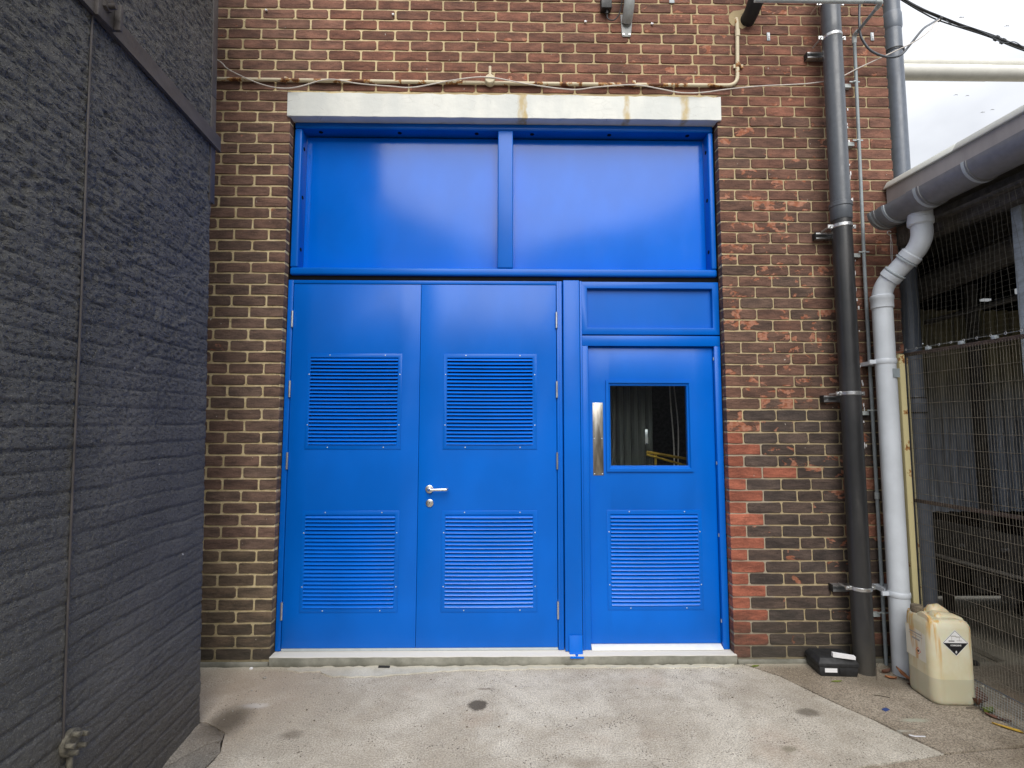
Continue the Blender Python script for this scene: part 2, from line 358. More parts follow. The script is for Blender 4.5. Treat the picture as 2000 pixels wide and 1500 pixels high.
# jerrycan plastic
n = NT('jerrycan_plastic')
x_, y_, z_ = n.xyz()
c = n.mix(n.ramp(n.noise(5, 4, 0.6), 0.3, 0.7), (0.62, 0.57, 0.38), (0.70, 0.68, 0.53))
side = n.ramp(x_, 2.28, 2.36, 0.45, 0)
c = n.mix(side, c, (0.66, 0.47, 0.17))
drip = n.noise(11, 4, 0.6, sc=(2.2, 2.2, 0.16))
top = n.ramp(z_, 0.05, 0.46, 0.15, 0.95)
c = n.mix(n.math('MULTIPLY', n.ramp(drip, 0.53, 0.66), top), c, (0.58, 0.34, 0.08))
c = n.mix(n.ramp(z_, 0.405, 0.47, 0, 0.4), c, (0.60, 0.45, 0.22))
liq = n.ramp(n.math('ADD', z_, n.math('MULTIPLY', n.noise(3, 1), 0.002)), 0.138, 0.141, 0.55, 0)
c = n.mix(liq, c, (0.42, 0.41, 0.31))
c = n.mix(n.ramp(n.math('ADD', z_, n.math('MULTIPLY', n.noise(40, 3), 0.02)), 0.012, 0.03, 0.7, 0), c, (0.13, 0.10, 0.06))
M['jerry'] = n.fin(c, 0.42, n.bump(n.noise(6, 2), 0.2, 0.02), spec=0.45, Subsurface_Weight=0.25, Subsurface_Scale=0.03)
M['jcap'] = plain('old_cap', (0.16, 0.13, 0.09), 0.7, var=0.3, scale=60)

def flat(name, c, rough=0.5):
    n = NT(name); return n.fin(c, rough)
M['ink'] = flat('print_black', (0.012, 0.012, 0.014))
M['ink_grey'] = flat('print_grey', (0.35, 0.33, 0.30))
M['ink_red'] = flat('print_red', (0.65, 0.10, 0.06))
M['sticker'] = flat('sticker_white', (0.78, 0.78, 0.78))
n = NT('stained_label')
c = n.mix(n.ramp(n.noise(9, 4, 0.6, sc=(2, 2, 0.2)), 0.54, 0.64, 0, 0.85), (0.74, 0.70, 0.58), (0.60, 0.35, 0.12))
M['label'] = n.fin(c, 0.5)

# corrugated sheets in the shed
n = NT('shed_sheet')
z_ = n.xyz()[2]
c = n.mix(n.ramp(n.math('ADD', z_, n.math('MULTIPLY', n.noise(2.5, 3), 0.5)), 1.5, 2.3), (0.32, 0.37, 0.45), (0.20, 0.18, 0.10))
c = n.mix(n.ramp(n.noise(12, 5, 0.6, sc=(3, 3, 0.2)), 0.4, 0.7, 0, 0.7), c, (0.05, 0.05, 0.05))
M['sheet'] = n.fin(c, 0.55, n.bump(n.noise(40, 3), 0.1, 0.004))

def emis(name, c, s):
    n = NT(name); n.fin(c, 0.4); n.set(n.b.inputs['Emission Color'], c); n.b.inputs['Emission Strength'].default_value = s; return n.m
M['tube_lit'] = emis('lit_lamp', (0.9, 0.95, 1.0), 0.12)
M['green_lit'] = emis('green_led', (0.05, 0.8, 0.2), 0.8)

# ================================================================== geometry helpers
wloc = {}
def tag(o, label=None, cat=None, group=None, kind=None):
    if label: o['label'] = label
    if cat: o['category'] = cat
    if group: o['group'] = group
    if kind: o['kind'] = kind
    return o
def thing(name, loc, label, cat, group=None):
    o = bpy.data.objects.new(name, None); o.empty_display_size = 0.05
    col.objects.link(o); o.location = loc; wloc[o] = Vector(loc)
    return tag(o, label, cat, group)
class MB:
    def __init__(s): s.v = []; s.f = []
    def add(s, vs, fs):
        k = len(s.v); s.v += [tuple(v) for v in vs]; s.f += [tuple(i + k for i in f) for f in fs]; return s
    def box(s, x0, x1, y0, y1, z0, z1):
        return s.add([(x0, y0, z0), (x1, y0, z0), (x1, y1, z0), (x0, y1, z0), (x0, y0, z1), (x1, y0, z1), (x1, y1, z1), (x0, y1, z1)],
                     [(0, 3, 2, 1), (4, 5, 6, 7), (0, 1, 5, 4), (1, 2, 6, 5), (2, 3, 7, 6), (3, 0, 4, 7)])
    def obox(s, c, ax, ay, az_, hx, hy, hz):
        c = Vector(c); vs = []
        for a, b, d in ((-1, -1, -1), (1, -1, -1), (1, 1, -1), (-1, 1, -1), (-1, -1, 1), (1, -1, 1), (1, 1, 1), (-1, 1, 1)):
            vs.append(c + Vector(ax) * hx * a + Vector(ay) * hy * b + Vector(az_) * hz * d)
        return s.add(vs, [(0, 3, 2, 1), (4, 5, 6, 7), (0, 1, 5, 4), (1, 2, 6, 5), (2, 3, 7, 6), (3, 0, 4, 7)])
    def tube(s, path, r, seg=12, caps=True):
        P = [Vector(p) for p in path]; n_ = len(P); rs = r if isinstance(r, (list, tuple)) else [r] * n_
        t0 = (P[1] - P[0]).normalized()
        up = Vector((0, 0, 1)) if abs(t0.z) < 0.9 else Vector((0, 1, 0))
        nrm = (up - t0 * up.dot(t0)).normalized(); rings = []
        for i in range(n_):
            if i == 0: t = t0
            elif i == n_ - 1: t = (P[i] - P[i - 1]).normalized()
            else:
                t = ((P[i + 1] - P[i]).normalized() + (P[i] - P[i - 1]).normalized())
                t = t.normalized() if t.length > 1e-6 else t0
            nrm = (nrm - t * nrm.dot(t)).normalized(); b = t.cross(nrm)
            rings.append([P[i] + (nrm * math.cos(2 * math.pi * j / seg) + b * math.sin(2 * math.pi * j / seg)) * rs[i] for j in range(seg)])
        vs = [v for rg in rings for v in rg]; fs = []
        for i in range(n_ - 1):
            for j in range(seg):
                a = i * seg + j; b_ = i * seg + (j + 1) % seg
                fs.append((a, b_, b_ + seg, a + seg))
        if caps: fs.append(tuple(reversed(range(seg)))); fs.append(tuple(range((n_ - 1) * seg, n_ * seg)))
        return s.add(vs, fs)
    def cyl(s, p0, p1, r, seg=16): return s.tube([p0, p1], r, seg)
    def prism(s, pts, d):                     # polygon (3d pts) extruded by vector d
        n_ = len(pts); d = Vector(d); a = [Vector(p) for p in pts]; b = [p + d for p in a]
        return s.add(a + b, [tuple(reversed(range(n_))), tuple(range(n_, 2 * n_))] + [(i, (i + 1) % n_, (i + 1) % n_ + n_, i + n_) for i in range(n_)])
    def frame(s, x0, x1, z0, z1, hx0, hx1, hz0, hz1, yf, yb):   # plate with a rectangular hole
        o = [(x0, z0), (x1, z0), (x1, z1), (x0, z1)]; h = [(hx0, hz0), (hx1, hz0), (hx1, hz1), (hx0, hz1)]
        vs = [(x, yf, z) for x, z in o + h] + [(x, yb, z) for x, z in o + h]; fs = []
        for i in range(4):
            j = (i + 1) % 4
            fs += [(i, j, 4 + j, 4 + i), (8 + j, 8 + i, 12 + i, 12 + j), (j, i, 8 + i, 8 + j), (4 + i, 4 + j, 12 + j, 12 + i)]
        return s.add(vs, fs)
    def build(s, name, mat, parent=None, bevel=0, seg=2, smooth=38, origin=None, jitter=0):
        vs = np.array(s.v, dtype=float)
        if origin is None:
            mn, mx = vs.min(0), vs.max(0); origin = Vector(((mn[0] + mx[0]) / 2, (mn[1] + mx[1]) / 2, mn[2]))
        else: origin = Vector(origin)
        me = bpy.data.meshes.new(name)
        me.from_pydata([tuple(v) for v in (vs - np.array(origin))], [], s.f)
        if bevel or smooth is not None:
            bm = bmesh.new(); bm.from_mesh(me)
            bmesh.ops.recalc_face_normals(bm, faces=bm.faces)
            if bevel:
                ed = [e_ for e_ in bm.edges if len(e_.link_faces) == 2 and e_.calc_face_angle(0) > 0.6]
                bmesh.ops.bevel(bm, geom=ed, offset=bevel, segments=seg, affect='EDGES', profile=0.5, clamp_overlap=True)
            bm.to_mesh(me); bm.free()
        if smooth is not None:
            me.shade_smooth(); me.set_sharp_from_angle(angle=R(smooth))
        me.materials.append(M[mat] if isinstance(mat, str) else mat)
        o = bpy.data.objects.new(name, me); col.objects.link(o)
        wloc[o] = origin.copy()
        if parent is not None:
            o.parent = parent; o.location = origin - wloc[parent]
        else: o.location = origin
        return o
def smooth_path(pts, n_=8):
    P = [Vector(p) for p in pts]; P = [P[0]] + P + [P[-1]]; out = []
    for i in range(1, len(P) - 2):
        for k in range(n_):
            t = k / n_; a, b, c, d = P[i - 1], P[i], P[i + 1], P[i + 2]
            out.append(0.5 * ((2 * b) + (-a + c) * t + (2 * a - 5 * b + 4 * c - d) * t * t + (-a + 3 * b - 3 * c + d) * t ** 3))
    out.append(P[-2]); return out
def round_path(pts, rad, n_=6):
    """polyline with filleted corners"""
    P = [Vector(p) for p in pts]; out = [P[0]]
    for i in range(1, len(P) - 1):
        a = (P[i - 1] - P[i]); b = (P[i + 1] - P[i]); r = min(rad, a.length * 0.49, b.length * 0.49)
        p0 = P[i] + a.normalized() * r; p1 = P[i] + b.normalized() * r
        for k in range(n_ + 1):
            t = k / n_; out.append(p0 * (1 - t) ** 2 + P[i] * 2 * t * (1 - t) + p1 * t * t)
    out.append(P[-1]); return out
def text_mesh(txt, size, mat, name, parent, loc, xdir, zdir, bold=0.0):
    cu = bpy.data.curves.new(name, 'FONT'); cu.body = txt; cu.size = size; cu.align_x = 'CENTER'; cu.align_y = 'CENTER'; cu.extrude = 0.0002; cu.offset = bold
    tmp = bpy.data.objects.new('tmp', cu); col.objects.link(tmp)
    dg = bpy.context.evaluated_depsgraph_get(); me = bpy.data.meshes.new_from_object(tmp.evaluated_get(dg)); me.name = name
    bpy.data.objects.remove(tmp); bpy.data.curves.remove(cu)
    me.materials.clear(); me.materials.append(M[mat])
    o = bpy.data.objects.new(name, me); col.objects.link(o); o.parent = parent
    x = Vector(xdir).normalized(); z = Vector(zdir).normalized(); y = x.cross(z) * -1
    nrm = x.cross(z)
    mt = Matrix((x, z, nrm)).transposed().to_4x4(); mt.translation = Vector(loc) - wloc[parent]
    o.matrix_local = mt; wloc[o] = Vector(loc); return o

# ================================================================== ground
def slab(name, poly, mat, ztop=0.0, th=0.03, rag=0.006, step=0.06, parent=None, seed=0):
    rnd = random.Random(seed); P = [Vector((x, y, 0)) for x, y in poly]; pts = []
    for i in range(len(P)):
        a, b = P[i], P[(i + 1) % len(P)]; L = (b - a).length; k = max(1, int(min(L, 4) / step)) if L < 6 else 1
        nn = Vector((-(b - a).y, (b - a).x, 0)).normalized()
        for j in range(k):
            q = a.lerp(b, j / k) + (nn * rnd.uniform(-rag, rag) if j else Vector((0, 0, 0)))
            pts.append((q.x, q.y, ztop - th))
    return MB().prism(pts, (0, 0, th)).build(name, mat, parent, smooth=None)
base = MB().add([(-80, -80, -0.034), (80, -80, -0.034), (80, 80, -0.034), (-80, 80, -0.034)], [(0, 1, 2, 3)]).build('ground', 'dirt', smooth=None)
tag(base, kind='structure')
wloc[base] = Vector((0, 0, -0.034)); 
slab('concrete_slab', [(-2.6, -0.02), (1.505, -0.02), (1.655, -0.175), (1.745, -0.370), (1.795, -0.472), (1.893, -0.642), (1.982, -0.832), (2.02, -0.905),
     (1.75, -0.955), (1.51, -0.998), (0.9, -1.12), (0.2, -1.30), (-1.0, -1.6), (-1.31, -1.05), (-1.30, -0.85), (-1.36, -0.70), (-1.50, -0.612), (-2.6, -0.612)], 'slab', 0, parent=base, seed=1)
slab('concrete_slab', [(1.515, -0.012), (3.2, -0.012), (3.2, 0.9), (9, 0.9), (9, -0.80), (2.45, -0.848), (2.03, -0.898), (1.992, -0.826), (1.903, -0.638), (1.803, -0.468), (1.753, -0.366), (1.664, -0.170)], 'aggregate', 0.002, parent=base, seed=2)
slab('concrete_slab', [(2.03, -0.912), (2.45, -0.862), (9, -0.814), (9, -6), (-0.9, -6), (-0.99, -1.62), (0.2, -1.315), (0.9, -1.135), (1.51, -1.012), (1.75, -0.968)], 'aggregate', 0.001, parent=base, seed=3)
slab('asphalt_patch', [(-1.50, -0.614), (-1.362, -0.702), (-1.302, -0.850), (-1.312, -1.05), (-1.002, -1.62), (-0.91, -6), (-1.6, -6), (-1.62, -0.614)], 'asphalt', -0.0015, rag=0.012, parent=base, seed=4)
slab('yard_surface', [(-12, -6.02), (12, -6.02), (12, -30), (-12, -30)], 'yard', 0.0, parent=base, seed=5)
slab('cement_skim', [(-1.32, -0.03), (-1.33, -0.07), (-1.24, -0.10), (-1.12, -0.085), (-1.05, -0.14), (-0.90, -0.16), (-0.72, -0.15), (-0.55, -0.12), (-0.3, -0.085), (0.2, -0.07), (0.6, -0.055), (1.1, -0.06), (1.42, -0.05), (1.45, -0.025)],
     'skim', 0.006, 0.008, rag=0.012, step=0.035, parent=base, seed=6)
# concrete haunch against the black wall
hb = MB()
hb.add([(-1.56, -0.63, 0), (-1.42, -0.66, 0), (-1.335, -0.76, 0), (-1.40, -0.80, 0), (-1.50, -0.98, 0),
        (-1.53, -0.65, 0.022), (-1.45, -0.67, 0.012), (-1.385, -0.74, 0.007), (-1.44, -0.78, 0.010), (-1.51, -0.92, 0.014)],
       [(0, 1, 6, 5), (1, 2, 7, 6), (2, 3, 8, 7), (3, 4, 9, 8), (5, 6, 7, 8, 9), (4, 0, 5, 9), (4, 3, 2, 1, 0)])
hb.build('concrete_haunch', 'asphalt', base, bevel=0.006)

# grit and pebbles: nobody could count them
g = MB(); rnd = random.Random(3)
def pebble(g, x, y, r, z=0.0):
    vs = []; q = rnd.uniform(0, 6.28)
    for k, (zz, rr) in enumerate(((0.0, 0.8), (0.45, 1.0), (0.9, 0.5))):
        for j in range(5):
            a = q + j * 1.2566 + k * 0.3; w = rnd.uniform(0.75, 1.2)
            vs.append((x + math.cos(a) * r * rr * w, y + math.sin(a) * r * rr * w * 0.8, z + zz * r * 0.9))
    fs = [(j, (j + 1) % 5, 5 + (j + 1) % 5, 5 + j) for j in range(5)] + [(5 + j, 5 + (j + 1) % 5, 10 + (j + 1) % 5, 10 + j) for j in range(5)] + [(10, 11, 12, 13, 14)]
    g.add(vs, fs)
def scatter(g, count, r0, r1):
    for i in range(count):
        u = rnd.random()
        if u < 0.25: x, y = rnd.uniform(-1.5, 2.5), -0.025 - abs(rnd.gauss(0, 0.035))
        elif u < 0.38: x, y = rnd.uniform(-1.5, -1.0), rnd.uniform(-0.95, -0.05)
        elif u < 0.52: x, y = 2.50 + rnd.gauss(0, 0.04), rnd.uniform(-1.0, -0.25)
        elif u < 0.62: x, y = rnd.uniform(1.6, 2.5), rnd.uniform(-0.9, -0.1)
        else: x, y = rnd.uniform(-1.45, 2.4), rnd.uniform(-1.3, -0.05)
        pebble(g, x, y, rnd.uniform(r0, r1) * (1.8 if rnd.random() < 0.06 else 1))
scatter(g, 700, 0.0012, 0.0036)
tag(g.build('grit', 'stone', smooth=None), 'loose pale grit and tiny stones strewn along the wall foot and over the concrete', 'grit', kind='stuff')
g = MB(); scatter(g, 650, 0.0012, 0.0034)
tag(g.build('dark_grit', 'twig', smooth=None), 'dark crumbs of dirt scattered over the concrete', 'grit', kind='stuff')

# ================================================================== brick wall
wall = thing('brick_wall', (0, 0, 0), 'tall brown and red brick wall with pale yellow mortar joints around the blue doors', 'brick wall')
ZB = 0.03                                   # underside of the lowest course
CH = 0.075
def zc(c): return ZB + (57 - c) * CH        # underside of course c
XL, XR, XW = -1.463, 1.463, 2.672
core = MB()
core.box(-3.4, XL - 0.004, 0.005, 0.34, -0.03, 6.0)
core.box(XR + 0.004, XW - 0.006, 0.005, 0.34, -0.03, 6.0)
core.box(XL - 0.004, XR + 0.004, 0.005, 0.34, 3.62, 6.0)
core.build('mortar_bed', 'mortar', wall, smooth=None)
pl = MB(); pl.box(-3.4, -1.468, -0.018, 0.0, -0.03, ZB - 0.004); pl.box(1.478, 2.66, -0.018, 0.0, -0.03, ZB - 0.004)
pl.build('footing', 'sill', wall, bevel=0.006)

def brick_mesh(i, L=0.218, H=0.0640, D=0.062):
    r = random.Random(100 + i); hx, hz = L / 2, H / 2; c = r.uniform(0.004, 0.010)
    j = lambda s=0.0016: r.uniform(-s, s)
    o = [(-hx + c + j(), -hz + j()), (-hx / 3 + j(0.01), -hz + j(0.0022)), (hx / 3 + j(0.01), -hz + j(0.0022)), (hx - c + j(), -hz + j()),
         (hx + j(), -hz + c + j()), (hx + j(), hz - c + j()), (hx - c + j(), hz + j()), (hx / 3 + j(0.01), hz + j(0.0022)),
         (-hx / 3 + j(0.01), hz + j(0.0022)), (-hx + c + j(), hz + j()), (-hx + j(), hz - c + j()), (-hx + j(), -hz + c + j())]
    n_ = len(o); b = 0.0026
    inn = [(x * (1 - b / hx), z * (1 - b / hz)) for x, z in o]
    vs = [(x, j(0.0006), z) for x, z in inn] + [(x, 0.0028, z) for x, z in o] + [(x, D, z) for x, z in o]
    fs = [tuple(range(n_))]
    for k in range(n_):
        m = (k + 1) % n_
        fs += [(k, n_ + k, n_ + m, m), (n_ + k, 2 * n_ + k, 2 * n_ + m, n_ + m)]
    return vs, fs
bank = [brick_mesh(i) for i in range(14)]
bank_me = []
for i, (vs, fs) in enumerate(bank):
    me = bpy.data.meshes.new('brick'); me.from_pydata(vs, [], fs)
    bm = bmesh.new(); bm.from_mesh(me); bmesh.ops.recalc_face_normals(bm, faces=bm.faces); bm.to_mesh(me); bm.free()
    me.materials.append(M['brick']); bank_me.append(me)

bricks = []                                  # (x0, x1, course)
rb = random.Random(11)
J = 0.0128
def row_left(c):                             # runs leftwards from the opening edge
    x = XL; first = True
    while x > -2.75:
        L = 0.108 if (first and c % 2) else 0.2172
        L += rb.uniform(-0.003, 0.003)
        bricks.append((x - L, x, c)); x -= L + J + (0.002 if not first else 0); first = False
def row_right(c):
    x = XR; k = 0
    rr = random.Random(50 + c)
    pat = [0.2185, 0.2185, 0.158, 0.196, 0.2185, 0.2] if c % 2 == 0 else [0.106, 0.2185, 0.188, 0.2, 0.2185, 0.2]
    if c % 6 == 4: pat[2], pat[3] = 0.19, 0.17
    while x < XW - 0.03:
        L = pat[k % 6] + rr.uniform(-0.006, 0.006)
        if x + L > XW - 0.07: L = XW - x + rr.uniform(-0.004, 0.001)
        bricks.append((x, x + L, c)); x += L + J - 0.0035; k += 1
for c in range(-14, 58):
    if zc(c) > 3.755 - 0.02:                 # above the lintel
        row_left(c); row_right(c)
        x = XL + J
        if c % 2:                            # the half bricks at the opening grow to full stretchers
            k = next(i for i, b_ in enumerate(bricks) if b_[2] == c and abs(b_[1] - XL) < 1e-6)
            bricks[k] = (bricks[k][0], XL + 0.108, c); x = XL + 0.108 + J
            k = next(i for i, b_ in enumerate(bricks) if b_[2] == c and abs(b_[0] - XR) < 1e-6)
            bricks[k] = (XR - 0.110, bricks[k][1], c); end_x = XR - 0.110 - J
        else: end_x = XR - J
        while x < end_x - 0.33:
            L = 0.2172 + rb.uniform(-0.005, 0.005); bricks.append((x, x + L, c)); x += L + J
        rem = end_x - x
        if rem > 0.24: bricks += [(x, x + rem * 0.5 - J / 2, c), (x + rem * 0.5 + J / 2, end_x, c)]
        elif rem > 0.03: bricks.append((x, end_x, c))
    else:
        row_left(c); row_right(c)
bricks = [b for b in bricks if b[1] - b[0] > 0.03]
def tone(x, z, c, r, x0):
    dark = Vector((0.088, 0.061, 0.049)); red = Vector((0.145, 0.068, 0.048)); grey = Vector((0.060, 0.050, 0.046)); new = Vector((0.235, 0.083, 0.055)); olive = Vector((0.082, 0.066, 0.046))
    sp = 0.0
    if x < -1.2: t = dark.lerp(red, max(0, min(0.75, (z - 2.6) * 0.25 + (x + 2.0) * 0.2)) + r.uniform(-0.1, 0.12))
    elif z > 3.6: t = (red * 1.12).lerp(dark, r.uniform(-0.1, 0.35)); sp = 0.12 if x < 0.9 else r.uniform(0.1, 0.45)
    elif x > 1.4: t = dark.lerp(red, r.uniform(0.0, 0.5) + (0.25 if z > 2.6 else 0)); sp = r.uniform(0.15, 0.55)
    else: t = dark
    if z < 0.7 and x < 0: t = t.lerp(olive, 0.7)
    if x > 1.4 and z < 1.6 and x0 > 1.57: t = grey.lerp(dark, r.uniform(0, 0.5)); sp = 0.05 if r.random() < 0.8 else 0.45
    if x > 1.4 and z < 1.42 and (x0 < 1.5 or (c == 42 and x0 < 1.7)): t = new * r.uniform(0.85, 1.2); sp = r.uniform(0.0, 0.25)
    if x > 2.3 and z < 1.4 and r.random() < 0.35: t = red * 1.3; sp = 0.5
    if x > 2.25 and z > 2.2: t = red.lerp(dark, r.uniform(0, 0.35)) * 1.15; sp = r.uniform(0.05, 0.4)
    if r.random() < 0.05: sp = min(0.8, sp + 0.25)
    t = t * r.uniform(0.84, 1.2) * (1.75 if x < -1.2 else 1.2)
    if z < 0.12: t = t.lerp(grey, 0.5)
    return (t.x, t.y, t.z, sp)
info = []
cx_, cy_, cz_ = 0, -3.347, 1.5
for (x0, x1, c) in bricks:
    z0 = zc(c) + 0.0055; xm = (x0 + x1) / 2; zm = z0 + 0.032
    d = Vector((xm - cx_, -cy_, zm - cz_)); dep = d.y * math.cos(0.08) + d.z * math.sin(0.08)
    vis = -1.98 < xm < XW and zm < 4.6 and not (xm < -1.9 and zm > 0)
    if xm < -1.9: vis = False
    if 2.13 < xm < 2.27: vis = False          # behind the soil pipe
    if 2.33 < xm < 2.52 and zm < 2.3: vis = False
    area = (x1 - x0) / dep ** 2 if vis else 0
    info.append((area, x0, x1, c, xm, zm))
order = sorted(range(len(info)), key=lambda i: -info[i][0])
single = set(order[:300])
far = MB(); ftone = []
for i, (a_, x0, x1, c, xm, zm) in enumerate(info):
    r = random.Random(1000 + i); t = tone(xm, zm, c, r, x0); k = r.randrange(14); sx = (x1 - x0) / 0.218; sz = r.uniform(1.02, 1.055) if xm > 1.3 else (1.02 if zm > 3.7 else r.uniform(0.985, 1.01))
    yo = r.uniform(-0.002, 0.0016); rz = r.uniform(-0.004, 0.004); fl = r.choice((-1, 1))
    if i in single:
        o = bpy.data.objects.new('brick', bank_me[k]); col.objects.link(o); o.parent = wall
        o.location = (xm, yo, zm); o.scale = (sx, 1, sz); o.rotation_euler = (0, rz, 0); o.color = t
    else:
        vs, fs = bank[k]
        far.add([(xm + v[0] * sx, v[1] + yo, zm + v[2] * sz - rz * v[0]) for v in vs], fs); ftone += [t] * len(vs)
fo = far.build('bricks_further_off', 'brick_far', wall, smooth=None, origin=(0, 0, 0)); tag(fo, kind='stuff')
# vertex order can change only if bmesh reorders: it does not, so tones match
at = fo.data.color_attributes.new('tone', 'FLOAT_COLOR', 'POINT')
at.data.foreach_set('color', np.array(ftone, dtype=np.float32).ravel())

# lintel, sill
lt = MB(); rl = random.Random(5)
nx = 60; x0, x1 = -1.482, 1.487
top = [(x0 + (x1 - x0) * i / nx, 3.758 + rl.uniform(-0.004, 0.005)) for i in range(nx + 1)]
bot = [(x1 - (x1 - x0) * i / nx, 3.590 + rl.uniform(-0.0012, 0.0012)) for i in range(nx + 1)]
lt.prism([(x, -0.016, z) for x, z in top + bot], (0, 0.25, 0))
lt.build('lintel', 'lintel', wall, bevel=0.0025, seg=1)
sl = MB(); rs_ = random.Random(6)
tp = [(-1.462 + 2.935 * i / 50, -0.022 + rs_.uniform(-0.003, 0.003)) for i in range(51)]
sl.prism([(x, y, -0.03) for x, y in tp] + [(1.473, 0.3, -0.03), (-1.462, 0.3, -0.03)], (0, 0, 0.088))
sl.build('sill', 'sill', wall, bevel=0.004, seg=2)
# black sealant / dark gaps round the frames
gp = MB(); gp.box(-1.4665, XL + 0.004, 0.066, 0.2, 0.058, 3.6); gp.box(XR - 0.004, 1.4665, 0.066, 0.2, 0.058, 3.6)
gp.box(XL + 0.0045, XR - 0.0045, 0.075, 0.2, 2.478, 2.512)
gp.box(XL + 0.0045, XR - 0.0045, 0.070, 0.2, 3.5945, 3.6)
gp.build('joint_sealant', 'void', wall, smooth=None)

# ================================================================== blue steelwork
YF = 0.055
up = thing('infill_panel_frame', (0, YF, 2.5), 'wide blue framed infill of two large blank metal panels directly under the white lintel', 'panel')
fr = MB()
fr.box(-1.455, 1.455, YF, YF + 0.12, 3.545, 3.594); fr.build('frame_rail', 'blue', up, bevel=0.012, seg=4)
fr = MB(); fr.box(-1.455, 1.455, YF + 0.001, YF + 0.12, 2.512, 2.566); fr.build('frame_rail', 'blue', up, bevel=0.014, seg=4)
fr = MB(); fr.box(-1.4545, -1.403, YF + 0.0022, YF + 0.118, 2.5665, 3.5445); fr.build('frame_stile', 'blue', up, bevel=0.010, seg=4)
fr = MB(); fr.box(1.418, 1.4545, YF + 0.0022, YF + 0.118, 2.5665, 3.5445); fr.build('frame_stile', 'blue', up, bevel=0.010, seg=4)
fr = MB(); fr.box(-0.050, 0.056, YF + 0.0022, YF + 0.118, 2.5665, 3.5445); fr.build('mullion', 'blue', up, bevel=0.008, seg=4)
# slightly dished sheets, so that reflections are not dead flat
def sheet(x0, x1, z0, z1, y, nm, amp=0.004, seed=0):
    b = MB(); nx_, nz_ = 18, 12; vs = []; fs = []
    for i in range(nx_ + 1):
        for j in range(nz_ + 1):
            u, v = i / nx_, j / nz_
            w = math.sin(math.pi * u) * math.sin(math.pi * v)
            nn_ = mnoise.noise(Vector((u * 1.6 + seed, v * 1.3, seed * 3.1)))
            vs.append((x0 + (x1 - x0) * u, y - amp * w * (0.5 + 1.5 * nn_), z0 + (z1 - z0) * v))
    for i in range(nx_):
        for j in range(nz_):
            a = i * (nz_ + 1) + j; fs.append((a, a + nz_ + 1, a + nz_ + 2, a + 1))
    b.add(vs, fs); return b.build(nm, 'blue_panel', up, smooth=60)
sheet(-1.4025, -0.0505, 2.5665, 3.5345, YF + 0.096, 'panel', seed=1)
sheet(0.0565, 1.4175, 2.5665, 3.5345, YF + 0.096, 'panel', seed=2)
# fixing holes in the reveals
hz = YF + 0.045
for x in (-1.29, -0.74, -0.20, 0.19, 0.735, 1.29):
    MB().cyl((x, hz, 3.5452), (x, hz, 3.542), 0.014, 14).build('fixing_hole', 'void', up)
for z in (2.70, 3.07, 3.42):
    MB().cyl((-1.4032, hz, z), (-1.4005, hz, z), 0.013, 14).build('fixing_hole', 'void', up)
    MB().cyl((1.4182, hz, z), (1.4152, hz, z), 0.013, 14).build('fixing_hole', 'void', up)

blade_me = {}
def blade_mesh(w, pitch):
    key = (round(w, 3), round(pitch, 4))
    if key in blade_me: return blade_me[key]
    b = MB(); n_ = 7; prof = [(0.013, pitch * 1.00), (0.003, pitch * 0.74), (-0.0085, pitch * 0.31), (-0.0108, pitch * 0.19), (-0.0080, pitch * 0.14), (0.008, pitch * 0.5), (0.016, pitch * 0.95)]
    vs = []; fs = []; m = len(prof)
    for i in range(n_ + 1):
        u = i / n_ * 2 - 1; bow = 0.0022 * (1 - u * u)
        for (y, z) in prof: vs.append((u * w / 2, y - bow * 0.6, z - bow * 0.5))
    for i in range(n_):
        for k in range(m): fs.append((i * m + k, i * m + (k + 1) % m, (i + 1) * m + (k + 1) % m, (i + 1) * m + k))
    fs += [tuple(range(m)), tuple(reversed(range(n_ * m, n_ * m + m)))]
    b.add(vs, fs); o = b.build('louvre_blade', 'blue_blade', None, smooth=35, origin=(0, 0, 0)); me = o.data
    bpy.data.objects.remove(o); del_ = [k for k in wloc if False]
    blade_me[key] = me; return me
screw_me = MB().tube([(0, 0, 0), (0, -0.0025, 0), (0, -0.0035, 0)], [0.0042, 0.0038, 0.002], 10).build('screw', 'screw', None, origin=(0, 0, 0)).data
bpy.data.objects.remove([o for o in bpy.data.objects if o.name == 'screw'][0])
def screw(x, y, z, parent, ax=None):
    o = bpy.data.objects.new('screw', screw_me); col.objects.link(o); o.parent = parent; o.location = Vector((x, y, z)) - wloc[parent]
    if ax: o.rotation_euler = ax
def louvre(parent, x0, x1, z0, z1, ox0, ox1, oz0, oz1, y):
    f = MB(); f.frame(x0, x1, z0, z1, ox0, ox1, oz0, oz1, y - 0.0035, y - 0.0002)
    p = f.build('louvre_panel', 'blue', parent, bevel=0.0012, seg=2, origin=((x0 + x1) / 2, y, z0))
    nb = 24; pitch = (oz1 - oz0) / nb; me = blade_mesh(ox1 - ox0, pitch)
    for k in range(nb):
        o = bpy.data.objects.new('louvre_blade', me); col.objects.link(o); o.parent = p
        o.location = Vector(((ox0 + ox1) / 2, y, oz0 + k * pitch)) - wloc[p]
    for (u, v) in ((0.225, 1), (0.835, 1), (0.225, 0), (0.835, 0), (0, 0.24), (0, 0.79), (1, 0.24), (1, 0.79)):
        screw(x0 + 0.014 + u * (x1 - x0 - 0.028), y - 0.0036, z0 + 0.012 + v * (z1 - z0 - 0.024), p)
    return p
YD = 0.0575
dd = thing('louvred_double_door', (-0.53, YF, 0.06), 'blue metal double door with four louvred vents and a lever handle left of the blue post', 'double door')
j = MB(); j.box(-1.458, -1.4245, YF, YF + 0.1, 0.062, 2.476); j.build('door_jamb', 'blue', dd, bevel=0.002)
